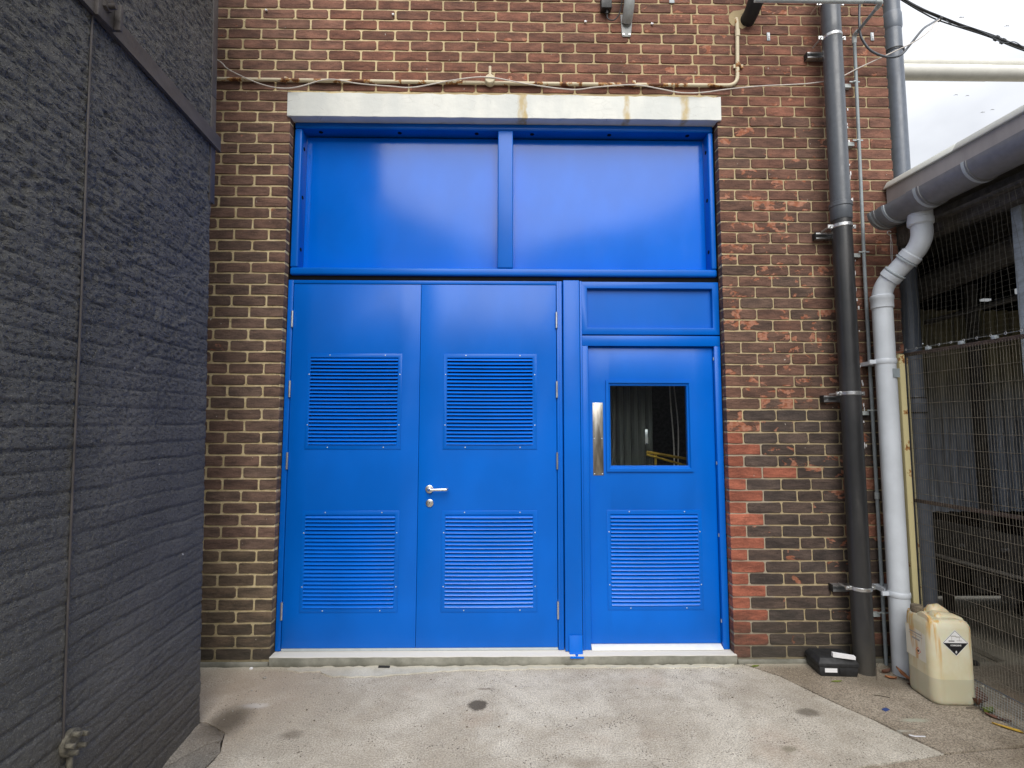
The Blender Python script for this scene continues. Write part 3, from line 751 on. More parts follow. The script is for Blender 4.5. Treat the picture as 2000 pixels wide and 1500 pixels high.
j = MB(); j.box(0.3515, 0.388, YF, YF + 0.1, 0.062, 2.476); j.build('door_jamb', 'blue', dd, bevel=0.002)
j = MB(); j.box(0.3665, 0.3715, YF - 0.003, YF + 0.001, 0.064, 2.474); j.build('cover_strip', 'blue', dd, bevel=0.001)
j = MB(); j.box(-1.424, 0.351, YF + 0.0005, YF + 0.1, 2.4515, 2.4755); j.build('door_head', 'blue', dd, bevel=0.002)
def door_leaf(parent, x0, x1, z0, z1, holes, y, name='door_leaf', mat='blue'):
    """leaf skin split round the openings, kept as one mesh; skin in strips"""
    xs = sorted({x0, x1} | {h[0] for h in holes} | {h[1] for h in holes}); zs = sorted({z0, z1} | {h[2] for h in holes} | {h[3] for h in holes})
    bm = bmesh.new(); vd = {}
    def V(x, y_, z):
        k = (x, y_, z)
        if k not in vd: vd[k] = bm.verts.new(k)
        return vd[k]
    def inside(i, k):
        if i < 0 or k < 0 or i >= len(xs) - 1 or k >= len(zs) - 1: return False
        xm, zm = (xs[i] + xs[i + 1]) / 2, (zs[k] + zs[k + 1]) / 2
        return not any(h[0] < xm < h[1] and h[2] < zm < h[3] for h in holes)
    yb = y + 0.045
    for i in range(len(xs) - 1):
        for k in range(len(zs) - 1):
            if not inside(i, k): continue
            a, b, c, d = (xs[i], zs[k]), (xs[i + 1], zs[k]), (xs[i + 1], zs[k + 1]), (xs[i], zs[k + 1])
            bm.faces.new([V(p[0], y, p[1]) for p in (a, b, c, d)]); bm.faces.new([V(p[0], yb, p[1]) for p in (d, c, b, a)])
            for (p, q, ni, nk) in ((a, b, i, k - 1), (b, c, i + 1, k), (c, d, i, k + 1), (d, a, i - 1, k)):
                if not inside(ni, nk): bm.faces.new([V(p[0], y, p[1]), V(p[0], yb, p[1]), V(q[0], yb, q[1]), V(q[0], y, q[1])])
    b = MB(); vl = list(bm.verts); ix = {v: i_ for i_, v in enumerate(vl)}
    b.add([v.co[:] for v in vl], [tuple(ix[v] for v in f.verts) for f in bm.faces]); bm.free()
    return b.build(name, mat, parent, bevel=0.0022, seg=2)
lA = [(-1.292, -0.710, 1.368, 1.950), (-1.292, -0.710, 0.326, 0.917)]
lB = [(-0.383, 0.188, 1.368, 1.950), (-0.383, 0.188, 0.326, 0.917)]
door_leaf(dd, -1.420, -0.5665, 0.078, 2.4485, lA, YD + 0.001)
door_leaf(dd, -0.5640, 0.3475, 0.078, 2.4485, lB, YD)
for h in lA: louvre(dd, h[0] - 0.022, h[1] + 0.026, h[2] - 0.027, h[3] + 0.026, h[0] + 0.001, h[1] - 0.001, h[2] + 0.001, h[3] - 0.001, YD + 0.001)
for h in lB: louvre(dd, h[0] - 0.024, h[1] + 0.028, h[2] - 0.027, h[3] + 0.026, h[0] + 0.001, h[1] - 0.001, h[2] + 0.001, h[3] - 0.001, YD)
bk = MB(); bk.box(-1.45, 1.455, 0.22, 0.24, 0.05, 3.6); 
for z in (2.207, 1.738, 1.266, 0.312):
    for x in (-1.4222, 0.3495):
        h = MB(); h.cyl((x, YF - 0.006, z - 0.055), (x, YF - 0.006, z + 0.055), 0.0075, 12)
        hg = h.build('hinge', 'steel', dd)
lh = thing  # noqa
hd = MB().cyl((-0.490, YD - 0.0002, 1.082), (-0.490, YD - 0.009, 1.082), 0.0265, 28).build('lever_handle', 'chrome', dd, bevel=0.002)
lev = MB(); lev.tube(round_path([(-0.490, YD - 0.008, 1.082), (-0.490, YD - 0.052, 1.082), (-0.372, YD - 0.052, 1.084), (-0.368, YD - 0.034, 1.084)], 0.018), 0.0095, 14)
lev.build('lever', 'chrome', hd)
lk = MB().cyl((-0.487, YD - 0.0002, 0.992), (-0.487, YD - 0.010, 0.992), 0.0255, 28).build('lock_rose', 'chrome', dd, bevel=0.003)
MB().cyl((-0.487, YD - 0.0098, 0.996), (-0.487, YD - 0.0135, 0.996), 0.0085, 16).build('lock_cylinder', 'steel', lk)
MB().box(-0.4885, -0.4855, YD - 0.0138, YD - 0.0134, 0.990, 1.001).build('keyhole', 'void', lk)
MB().box(-0.491, -0.483, YD - 0.0105, YD - 0.0098, 0.975, 0.990).build('lock_tongue', 'steel', lk)
# drip strip below the leaves
MB().box(-1.42, 0.348, YF + 0.004, YF + 0.05, 0.060, 0.0755).build('threshold_strip', 'seal', dd, bevel=0.001)

post = thing('steel_post', (0.45, 0.03, 0.06), 'upright blue box section post between the double door and the single door', 'post')
MB().box(0.393, 0.5045, 0.032, 0.13, 0.0605, 2.4775).build('shaft', 'blue', post, bevel=0.006, seg=3)
fb = MB()
fb.prism([(0.416, 0.030, 0.160), (0.416, 0.024, 0.164), (0.416, 0.012, 0.060), (0.416, -0.034, 0.052), (0.416, -0.034, 0.046), (0.416, 0.018, 0.046), (0.416, 0.030, 0.10)], (0.086, 0, 0))
f_ = fb.build('foot_bracket', 'blue', post, bevel=0.002)
MB().cyl((0.459, -0.012, 0.0545), (0.459, -0.012, 0.0615), 0.011, 6).build('bolt', 'blue', f_, bevel=0.001)

sg = thing('single_door', (0.985, YF, 0.06), 'blue metal single door with a square window, steel push plate and blank panel above', 'door')
t_ = MB(); t_.frame(0.509, 1.4575, 2.112, 2.474, 0.559, 1.4145, 2.157, 2.430, YF, YF + 0.09); t_.build('transom_frame', 'blue', sg, bevel=0.002)
MB().box(0.5585, 1.415, YF + 0.032, YF + 0.045, 2.1565, 2.4305).build('transom_panel', 'blue', sg)
MB().box(0.5085, 0.5215, YF - 0.006, YF - 0.0005, 0.0615, 2.476).build('cover_strip', 'blue', sg, bevel=0.001)
for nm, bx in (('door_head', (0.5225, 1.4575, 2.034, 2.1035)), ('door_jamb', (0.5225, 0.5615, 0.061, 2.0335)), ('door_jamb', (1.4165, 1.4575, 0.061, 2.0335))):
    MB().box(bx[0], bx[1], YF, YF + 0.09, bx[2], bx[3]).build(nm, 'blue', sg, bevel=0.002)
MB().box(0.52, 1.455, YF + 0.05, YF + 0.08, 2.098, 2.116).build('dark_joint', 'void', sg, smooth=None)
YS = YF + 0.028
lw = (0.712, 1.232, 1.230, 1.768); lv5 = (0.702, 1.282, 0.326, 0.914)
door_leaf(sg, 0.5645, 1.4140, 0.088, 2.0310, [lw, lv5], YS)
louvre(sg, 0.678, 1.308, 0.300, 0.942, lv5[0] + 0.001, lv5[1] - 0.001, lv5[2] + 0.001, lv5[3] - 0.001, YS)
# bevelled glazing bead
wb = MB(); o = [(0.682, 1.193), (1.264, 1.193), (1.264, 1.802), (0.682, 1.802)]
o2 = [(0.700, 1.212), (1.246, 1.212), (1.246, 1.786), (0.700, 1.786)]; hI = [(0.714, 1.232), (1.230, 1.232), (1.230, 1.766), (0.714, 1.766)]
vs = [(x, YS - 0.0002, z) for x, z in o] + [(x, YS - 0.012, z) for x, z in o] + [(x, YS - 0.012, z) for x, z in o2] + [(x, YS + 0.012, z) for x, z in hI]
fs = []
for i in range(4):
    k = (i + 1) % 4
    fs += [(i, k, 4 + k, 4 + i), (4 + i, 4 + k, 8 + k, 8 + i), (8 + i, 8 + k, 12 + k, 12 + i)]
wb.add(vs, fs); win = wb.build('window_frame', 'blue', sg, smooth=20)
MB().box(0.713, 1.231, YS + 0.0125, YS + 0.0185, 1.231, 1.767).build('glass_pane', 'glass', win, smooth=None)
pp = MB().box(0.592, 0.662, YS - 0.0022, YS - 0.0002, 1.168, 1.652).build('push_plate', 'brushed', sg, bevel=0.0008)
for x in (0.601, 0.653):
    for z in (1.178, 1.410, 1.641): screw(x, YS - 0.0023, z, pp)
for z in (0.235, 0.78, 1.25, 1.95):
    MB().cyl((1.4155, YS - 0.014, z - 0.011), (1.4155, YS - 0.014, z + 0.011), 0.0045, 10).build('hinge_pin', 'steel', sg)
th = MB(); th.prism([(0.566, YS + 0.045, 0.0605), (0.566, YF - 0.012, 0.0605), (0.566, YF - 0.012, 0.068), (0.566, YS + 0.0, 0.084), (0.566, YS + 0.045, 0.084)], (0.848, 0, 0))
th.build('threshold', 'white', sg, bevel=0.001)

# room behind the little window
rm = thing('plant_room', (0.97, 1.6, 0.06), 'dark room with pale cables and a yellow rail seen through the door window', 'room')
r_ = MB(); r_.box(-1.5, 2.6, 0.345, 0.36, 2.2, 3.6)
r_.add([(-1.5, 0.35, 0.0), (2.6, 0.35, 0.0), (2.6, 3.2, 0.0), (-1.5, 3.2, 0.0)], [(0, 1, 2, 3)])
r_.add([(-1.5, 3.2, 0.0), (2.6, 3.2, 0.0), (2.6, 3.2, 3.6), (-1.5, 3.2, 3.6)], [(0, 1, 2, 3)])
r_.add([(-1.5, 0.35, 0.0), (-1.5, 3.2, 0.0), (-1.5, 3.2, 3.6), (-1.5, 0.35, 3.6)], [(0, 1, 2, 3)])
r_.add([(2.6, 0.35, 0.0), (2.6, 3.2, 0.0), (2.6, 3.2, 3.6), (2.6, 0.35, 3.6)], [(0, 1, 2, 3)])
r_.add([(-1.5, 0.35, 3.6), (2.6, 0.35, 3.6), (2.6, 3.2, 3.6), (-1.5, 3.2, 3.6)], [(0, 1, 2, 3)])
r_.build('room_shell', 'beam', rm, smooth=None)
for k in range(6):
    c_ = MB(); pts = [(0.80 + k * 0.058 + 0.018 * math.sin(t * 3.0 + k), 0.42 + 0.02 * math.cos(t * 4 + k), 1.0 + t * 0.3) for t in range(4)]
    x = 0.79 + k * 0.055
    c_.prism([(x, 0.50, 1.02), (x + 0.02, 0.485, 1.02), (x + 0.045, 0.49, 1.02), (x + 0.052, 0.51, 1.02), (x + 0.03, 0.50, 1.02)], (0.0, 0, 1.0))
    c_.build('curtain_strip', 'curtain', rm)
MB().box(1.085, 1.10, 0.50, 0.52, 1.0, 2.1).build('door_edge', 'cable_white', rm)
MB().box(1.055, 1.085, 0.49, 0.53, 1.36, 1.47).build('latch_box', 'steel', rm, bevel=0.003)
MB().tube(smooth_path([(1.27, 0.58, 2.1), (1.275, 0.56, 1.7), (1.29, 0.55, 1.35), (1.285, 0.55, 1.05)]), 0.005, 8).build('hanging_cable', 'cable_white', rm)
MB().tube(smooth_path([(1.285, 0.57, 2.1), (1.31, 0.56, 1.75), (1.33, 0.56, 1.45), (1.31, 0.55, 1.05)]), 0.005, 8).build('hanging_cable', 'cable_white', rm)
MB().tube([(1.05, 0.44, 1.305), (1.40, 0.50, 1.245)], 0.010, 10).tube([(1.05, 0.44, 1.285), (1.40, 0.50, 1.19)], 0.008, 10).build('yellow_handrail', 'yellowrail', rm)
MB().cyl((1.12, 0.455, 1.0), (1.12, 0.455, 1.29), 0.009, 10).build('rail_post', 'yellowrail', rm)

# ================================================================== black rendered wall on the left
def vnoise(shape, cell, seed, aniso=(1, 1)):
    """smooth value noise on a grid; cell in samples"""
    rg = np.random.RandomState(seed); ny, nz_ = shape
    cy, cz = cell * aniso[0], cell * aniso[1]
    gy, gz = int(ny / cy) + 3, int(nz_ / cz) + 3
    L = rg.rand(gy, gz)
    y = np.arange(ny) / cy; z = np.arange(nz_) / cz
    iy, iz = y.astype(int), z.astype(int); fy, fz = y - iy, z - iz
    fy = fy * fy * (3 - 2 * fy); fz = fz * fz * (3 - 2 * fz)
    a = L[np.ix_(iy, iz)]; b = L[np.ix_(iy + 1, iz)]; c = L[np.ix_(iy, iz + 1)]; d = L[np.ix_(iy + 1, iz + 1)]
    FY, FZ = fy[:, None], fz[None, :]
    return (a * (1 - FY) + b * FY) * (1 - FZ) + (c * (1 - FY) + d * FY) * FZ
bw = thing('black_rendered_wall', (-1.5, -0.63, 0), 'black painted wall with coarse stippled render filling the left side', 'wall')
Y0, Y1, Z1, ST = -0.632, -2.45, 5.2, 0.0062
ny = int((Y0 - Y1) / ST) + 1; nzz = int(Z1 / ST) + 1
Yg = Y0 - np.arange(ny) * ST; Zg = np.arange(nzz) * ST
rough = np.clip((Zg - 0.9) / 1.3, 0.30, 1.0)[None, :]
warp = (vnoise((ny, nzz), 30, 9) - 0.5) * 0.014
zz = Zg[None, :] + warp
ph = ((zz + 0.003) % 0.075) / 0.075; dj = np.minimum(ph, 1 - ph) * 0.075
ci = np.floor((zz + 0.003) / 0.075).astype(int)
rg = np.random.RandomState(4); coff = rg.rand(200) * 0.0024
cstep = coff[np.clip(ci, 0, 199)]
groove = -0.0052 * np.exp(-(dj / 0.0055) ** 2) * (0.45 + 0.9 * vnoise((ny, nzz), 22, 3)) * np.clip(1.25 - (Zg[None, :] - 1.6) * 0.45, 0.12, 1.15)
groove = groove + cstep * np.clip(1.3 - (Zg[None, :] - 1.6) * 0.5, 0.1, 1.1)
n1 = vnoise((ny, nzz), 2.1, 1, (2.4, 0.8)); n2 = vnoise((ny, nzz), 5.2, 2); n3 = vnoise((ny, nzz), 1.4, 5); n4 = vnoise((ny, nzz), 16, 6); n5 = vnoise((ny, nzz), 60, 8)
pit = -np.clip(0.50 - n1, 0, 1) * 0.036 - np.clip(0.40 - n2, 0, 1) * 0.012
hgt = pit * 0.55 * rough * (0.55 + 0.8 * n5) + (n3 - 0.5) * 0.0028 * (0.5 + 0.5 * rough) + (n4 - 0.5) * 0.003 + groove
hgt[:, :] *= 1.0
step = np.where(Yg < -1.545, 0.004, 0.0)[:, None]            # the render steps out at the vertical rod
hgt = hgt + step
edge = np.exp(-((Yg - Y0) / 0.012) ** 2)[:, None] * -0.010
hgt = hgt + edge
Xg = -1.517 + 0.07 * (Y0 - Yg)[:, None] - 0.028 * Zg[None, :] + hgt
V = np.empty((ny, nzz, 3)); V[..., 0] = Xg + 1.5; V[..., 1] = Yg[:, None] + 0.63; V[..., 2] = Zg[None, :]
idx = np.arange(ny * nzz).reshape(ny, nzz)
q = np.stack([idx[:-1, :-1], idx[1:, :-1], idx[1:, 1:], idx[:-1, 1:]], -1).reshape(-1, 4)
me = bpy.data.meshes.new('render_face')
me.vertices.add(ny * nzz); me.vertices.foreach_set('co', V.reshape(-1).astype(np.float32))
me.loops.add(len(q) * 4); me.loops.foreach_set('vertex_index', q.reshape(-1).astype(np.int32))
me.polygons.add(len(q)); me.polygons.foreach_set('loop_start', np.arange(0, len(q) * 4, 4, dtype=np.int32))
me.update(); me.validate(); me.shade_smooth(); me.materials.append(M['black_render'])
rf = bpy.data.objects.new('render_face', me); col.objects.link(rf); rf.parent = bw; wloc[rf] = Vector((-1.5, -0.63, 0))
b = MB()
b.add([(-1.530, Y0 + 0.001, 0), (-1.403, Y1 + 0.001, 0), (-3.2, Y1 + 0.001, 0), (-3.2, Y0 + 0.001, 0), (-1.676, Y0 + 0.001, Z1), (-1.549, Y1 + 0.001, Z1), (-3.2, Y1 + 0.001, Z1), (-3.2, Y0 + 0.001, Z1)],
      [(0, 1, 2, 3), (4, 7, 6, 5), (3, 2, 6, 7), (0, 3, 7, 4), (2, 1, 5, 6)])
b.build('wall_body', 'black_render', bw, smooth=None)
def wx(y, z, off=0.0): return -1.517 + 0.07 * (Y0 - y) - 0.028 * z + off
# corner angle trim with notched lip
tr = MB(); segs = []
zt = 2.70
while zt < 5.1:
    z2 = min(zt + 0.6, 5.15)
    tr.add([(wx(-0.66, zt, 0.004), -0.665, zt), (wx(-0.62, zt, 0.006), -0.618, zt), (wx(-0.62, zt, -0.03), -0.618, zt), (wx(-0.66, zt, -0.02), -0.665, zt),
            (wx(-0.66, z2, 0.004), -0.665, z2), (wx(-0.62, z2, 0.006), -0.618, z2), (wx(-0.62, z2, -0.03), -0.618, z2), (wx(-0.66, z2, -0.02), -0.665, z2)],
           [(0, 3, 2, 1), (4, 5, 6, 7), (0, 1, 5, 4), (1, 2, 6, 5), (2, 3, 7, 6), (3, 0, 4, 7)]); zt = z2 + 0.002
tr.build('corner_bead', 'strap', bw, bevel=0.002)
sb = MB()
def strap_sec(y):
    return [(wx(y, 3.01, 0.004), y, 3.012), (wx(y, 3.01, 0.024), y, 3.012), (wx(y, 3.05, 0.020), y, 3.022), (wx(y, 3.09, 0.018), y, 3.098), (wx(y, 3.1, 0.0), y, 3.106), (wx(y, 3.05, -0.02), y, 3.05)]
a, c_ = strap_sec(-0.585), strap_sec(-2.44)
sb.add(a + c_, [tuple(range(6)), tuple(range(11, 5, -1))] + [(i, (i + 1) % 6, (i + 1) % 6 + 6, i + 6) for i in range(6)])
sb.build('steel_strap', 'strap', bw, bevel=0.002)
kb = MB(); yk = -1.52
kb.box(wx(yk, 3.02, 0.018), wx(yk, 3.02, 0.036), yk - 0.035, yk + 0.055, 3.01, 3.12)
kb.box(wx(yk, 3.02, 0.036), wx(yk, 3.02, 0.06), yk + 0.040, yk + 0.055, 3.01, 3.115)
kk = kb.build('strap_bracket', 'strap', bw, bevel=0.003)
MB().cyl((wx(yk, 3.06, 0.034), yk, 3.07), (wx(yk, 3.06, 0.075), yk, 3.07), 0.010, 12).cyl((wx(yk, 3.06, 0.036), yk, 3.07), (wx(yk, 3.06, 0.05), yk, 3.07), 0.020, 6).build('nut', 'strap', kk)
rd = MB(); rd.tube([(wx(-1.545, z, 0.007), -1.545 + 0.002 * math.sin(z * 4), z) for z in np.linspace(0.46, 3.01, 24)], 0.0042, 8)
rd.build('vertical_rod', 'strap', bw)
vf = MB().cyl((wx(-1.52, 0.45, 0.0), -1.515, 0.435), (wx(-1.52, 0.45, 0.022), -1.515, 0.435), 0.042, 20)
va = thing('corroded_flange', (-1.46, -1.515, 0.435), 'small corroded round flange with stub bolts low on the black wall', 'pipe flange')
vf.build('flange_disc', 'valve', va, bevel=0.003)
for k in range(5):
    a_ = k * 1.2566 + 0.5; yy, z2 = -1.515 + math.cos(a_) * 0.029, 0.435 + math.sin(a_) * 0.029
    MB().cyl((wx(-1.52, 0.45, 0.020), yy, z2), (wx(-1.52, 0.45, 0.048), yy, z2), 0.0085, 8).build('bolt', 'valve', va, bevel=0.001)
MB().tube([(wx(-1.52, 0.4, 0.010), -1.515, 0.40), (wx(-1.52, 0.2, 0.012), -1.513, 0.20), (wx(-1.5, 0.0, 0.014), -1.510, 0.0)], 0.010, 10).build('flange_tail', 'valve', va)

# ================================================================== services on the brick wall
cd = thing('rusty_conduit', (0, -0.02, 3.84), 'rust spotted cream conduit running along the wall above the white lintel', 'conduit')
yc = -0.016
MB().tube(round_path([(-2.6, yc, 3.85), (-1.0, yc, 3.842), (0.6, yc, 3.838), (1.605, yc, 3.842), (1.618, yc, 4.28), (1.622, -0.004, 4.34), (1.622, 0.02, 4.36)], 0.075, 8), 0.0125, 14).build('tube', 'conduit_rusty', cd)
bx = MB().tube([(-0.105, -0.001, 3.855), (-0.105, -0.040, 3.855), (-0.105, -0.045, 3.855)], [0.034, 0.034, 0.029], 24).build('junction_box', 'conduit_rusty', cd)
MB().cyl((-0.105, -0.02, 3.885), (-0.105, -0.02, 3.955), 0.010, 12).build('box_spout', 'conduit_rusty', bx)
for x in (-1.50, 0.89):
    MB().tube([(x - 0.004, yc, 3.841), (x + 0.004, yc, 3.841)], 0.0165, 14).box(x - 0.012, x + 0.012, -0.006, 0.0, 3.852, 3.878).build('saddle_clip', 'conduit_rusty', cd)
MB().box(1.585, 1.652, -0.012, 0.0, 3.975, 4.0).tube([(1.616, yc, 3.978), (1.616, yc, 3.996)], 0.0165, 14).build('saddle_clip', 'conduit_rusty', cd)
MB().cyl((1.618, yc, 4.20), (1.618, yc, 4.25), 0.0165, 14).build('coupling', 'conduit_rusty', cd)

wc = MB(); yw = -0.036
wc.tube(smooth_path([(-2.4, -0.03, 4.22), (-1.975, -0.03, 3.985), (-1.88, yw, 3.905), (-1.73, yw, 3.83), (-1.60, yw, 3.785), (-1.49, yw, 3.772), (-1.39, yw, 3.787), (-1.2, yw, 3.84), (-1.0, yw, 3.812), (-0.78, yw, 3.795), (-0.62, yw, 3.79), (-0.35, yw, 3.845),
    (-0.12, yw - 0.012, 3.86), (0.15, yw, 3.822), (0.45, yw, 3.786), (0.63, yw, 3.806), (0.88, yw, 3.825), (1.05, yw, 3.80), (1.2, yw, 3.772), (1.35, yw, 3.775), (1.52, yw, 3.80), (1.75, yw, 3.826), (1.98, yw, 3.84), (2.12, -0.04, 3.85), (2.28, -0.045, 3.88), (2.43, -0.06, 3.95), (2.62, -0.09, 4.03), (2.78, -0.12, 4.10), (2.93, -0.08, 4.22), (3.20, 0.20, 4.49), (3.50, 0.47, 4.765)], 6), 0.0038, 7)
tag(wc.build('thin_cable', 'cable_white'), 'thin whitish cable sagging in swags over the white lintel and conduit', 'cable')

# black downpipe with strut brackets
def ring(mb, p, ax, r, w, th_=0.003, seg=24):
    p = Vector(p); a = Vector(ax).normalized()
    mb.tube([p - a * w / 2, p - a * w * 0.35, p + a * w * 0.35, p + a * w / 2], [r, r + th_, r + th_, r], seg)
bp = thing('soil_pipe', (2.205, -0.13, 0), 'large black vertical soil pipe clamped to the wall right of the doors', 'pipe')
sh = MB(); PX, PY = 2.207, -0.125
sh.tube([(PX, PY, z) for z in (0.0, 1.0, 2.0, 2.868)], 0.0585, 32)
sh.build('lower_pipe', 'pipe_dark', bp)
sh = MB(); sh.tube([(PX, PY, z) for z in (2.94, 3.5, 4.2, 5.6)], 0.0585, 32); sh.build('upper_pipe', 'pipe_grey', bp)
so = MB().tube([(PX, PY, 2.84), (PX, PY, 2.845), (PX, PY, 2.925), (PX, PY, 2.93), (PX, PY, 2.955), (PX, PY, 2.96)], [0.060, 0.0635, 0.0635, 0.0675, 0.0675, 0.060], 32)
so.build('socket', 'pipe_grey', bp)
so = MB().tube([(PX, PY, 0.0), (PX, PY, 0.03), (PX, PY, 0.06)], [0.062, 0.061, 0.0586], 32); so.build('shoe', 'pipe_dark', bp)
for i, z in enumerate((4.11, 2.80, 1.705, 0.50, 4.36)):
    if i < 4:
        st = MB(); zb = z - (0.03 if i != 0 else 0.055)
        xa = PX - 0.118
        st.box(xa, xa + 0.20, -0.040, -0.001, zb - 0.021, zb - 0.018).box(xa, xa + 0.20, -0.040, -0.001, zb + 0.018, zb + 0.021).box(xa, xa + 0.2, -0.004, -0.001, zb - 0.018, zb + 0.018)
        st.box(xa, xa + 0.20, -0.040, -0.037, zb - 0.018, zb - 0.011).box(xa, xa + 0.20, -0.040, -0.037, zb + 0.011, zb + 0.018)
        so_ = st.build('strut_channel', 'steel', bp, smooth=None)
        MB().box(xa - 0.004, xa - 0.0005, -0.042, 0.0, zb - 0.023, zb + 0.023).build('end_cap', 'black', so_, bevel=0.001)
        MB().cyl((xa + 0.05, -0.0045, zb), (xa + 0.05, -0.016, zb), 0.008, 6).build('bolt', 'steel', so_)
    cr = MB(); ring(cr, (PX, PY, z), (0, 0, 1), 0.0588, 0.024, 0.0035, 32)
    cr.box(PX - 0.092, PX - 0.058, PY - 0.003, PY + 0.006, z - 0.012, z + 0.012).box(PX + 0.058, PX + 0.092, PY - 0.003, PY + 0.006, z - 0.012, z + 0.012)
    c2 = cr.build('pipe_clamp', 'steel', bp)
    MB().cyl((PX + 0.077, PY - 0.014, z), (PX + 0.077, PY + 0.03, z), 0.0055, 8).build('clamp_screw', 'steel', c2)
    MB().cyl((PX - 0.077, PY - 0.014, z), (PX - 0.077, PY + 0.09, z), 0.0055, 8).build('clamp_screw', 'steel', c2)

# slim conduit
sc_ = thing('slim_conduit', (2.405, -0.035, 0), 'slim grey conduit between the black soil pipe and the pale downpipe', 'conduit')
MB().tube(round_path([(1.86, -0.30, 4.222), (2.425, -0.30, 4.222), (2.418, -0.045, 4.195), (2.404, -0.04, 2.5), (2.404, -0.04, -0.03)], 0.03, 6), 0.0105, 12).build('tube', 'conduit_grey', sc_)
el_ = MB(); el_.tube(round_path([(2.38, -0.30, 4.222), (2.425, -0.30, 4.222), (2.4235, -0.25, 4.217)], 0.03, 6), 0.0145, 12)
el_.tube(round_path([(2.419, -0.08, 4.20), (2.418, -0.045, 4.195), (2.418, -0.042, 4.14)], 0.03, 6), 0.0145, 12)
el_.tube([(1.6, -0.30, 4.222), (2.30, -0.30, 4.222)], 0.0145, 12); el_.build('elbow', 'pvc_light', sc_)
for z in (3.86, 3.44, 2.66, 1.60, 0.32):
    cb = MB(); cb.box(2.345, 2.39, -0.028, -0.001, z - 0.03, z - 0.005); ring(cb, (2.404, -0.04, z), (0, 0, 1), 0.011, 0.012, 0.003, 12)
    cb.box(2.37, 2.44, -0.045, -0.041, z - 0.004, z + 0.004); cb.build('wall_clip', 'pvc_light', sc_)
MB().cyl((2.404, -0.04, 1.03), (2.404, -0.04, 1.07), 0.014, 14).build('coupling', 'pvc_light', sc_)

rr = random.Random(21)
dr = MB()
for k in range(34):
    z = rr.uniform(1.2, 3.9); x = 2.365 + rr.uniform(-0.012, 0.012) if z > 2.2 else 2.372 + rr.uniform(-0.015, 0.01)
    w_ = rr.uniform(0.0025, 0.006); h_ = rr.uniform(0.008, 0.04)
    dr.add([(x - w_, -0.0042, z), (x + w_ * 0.6, -0.0042, z + 0.004), (x + w_, -0.0042, z - h_ * 0.5), (x, -0.0042, z - h_), (x - w_ * 0.8, -0.0042, z - h_ * 0.6)], [(0, 1, 2, 3, 4)])
tag(dr.build('paint_drips', 'paper', wall, smooth=None), kind='stuff')

# ------------------------------------------------------------------ gutter, downpipe
K = 0.085
def gx(X0, y): return X0 - K * y
gt = thing('rain_gutter', (2.48, -0.6, 2.77), 'grey half round gutter with pale ring seals under the shed fascia', 'gutter')
GR = 0.098
def gutter_sec(y, r, zc_=2.875, X0=2.452, full=False, n_=20):
    a0, a1 = (math.pi * 0.98, math.pi * 2.02) if not full else (0, 2 * math.pi)
    return [(gx(X0, y) + r * math.cos(a0 + (a1 - a0) * i / n_), y, zc_ + r * math.sin(a0 + (a1 - a0) * i / n_)) for i in range(n_ + 1)]
def trough(ys, r, nm, mat, par, th_=0.004, zs=None):
    b = MB(); n_ = 20; vs = []; fs = []
    for i, y in enumerate(ys):
        z = 2.868 - 0.012 * y * 1.6
        vs += gutter_sec(y, r, z) + list(reversed(gutter_sec(y, r - th_, z)))
    m = 2 * (n_ + 1)
    for i in range(len(ys) - 1):
        for k in range(m): fs.append((i * m + k, i * m + (k + 1) % m, (i + 1) * m + (k + 1) % m, (i + 1) * m + k))
    fs += [tuple(range(m)), tuple(reversed(range((len(ys) - 1) * m, len(ys) * m)))]
    b.add(vs, fs); return b.build(nm, mat, par)
trough([-0.155, -1.0, -2.0, -3.4], GR, 'trough', 'gutter', gt)
end = MB(); sec = gutter_sec(-0.150, GR + 0.001, 2.871); end.add(sec + [(x, -0.157, z) for x, y, z in sec], [tuple(range(21)), tuple(range(41, 20, -1))] + [(i, i + 1, i + 22, i + 21) for i in range(20)]); end.build('stop_end', 'gutter', gt)
for (ya, yb, thk, mat) in ((-0.150, -0.168, 0.0075, 'gutter'), (-0.170, -0.184, 0.005, 'seal'), (-0.186, -0.200, 0.0075, 'gutter'),
                       (-0.236, -0.262, 0.0075, 'gutter'), (-0.263, -0.277, 0.006, 'seal'),
                       (-0.445, -0.485, 0.0085, 'gutter'), (-0.486, -0.505, 0.0075, 'seal'), (-0.507, -0.520, 0.0075, 'gutter'),
                       (-0.775, -0.790, 0.006, 'seal'), (-0.792, -0.80, 0.005, 'gutter'), (-1.6, -1.62, 0.006, 'seal')):
    trough([ya, yb], GR + thk, 'ring_seal' if mat == 'seal' else 'socket_ring', mat, gt, th_=thk + 0.002)

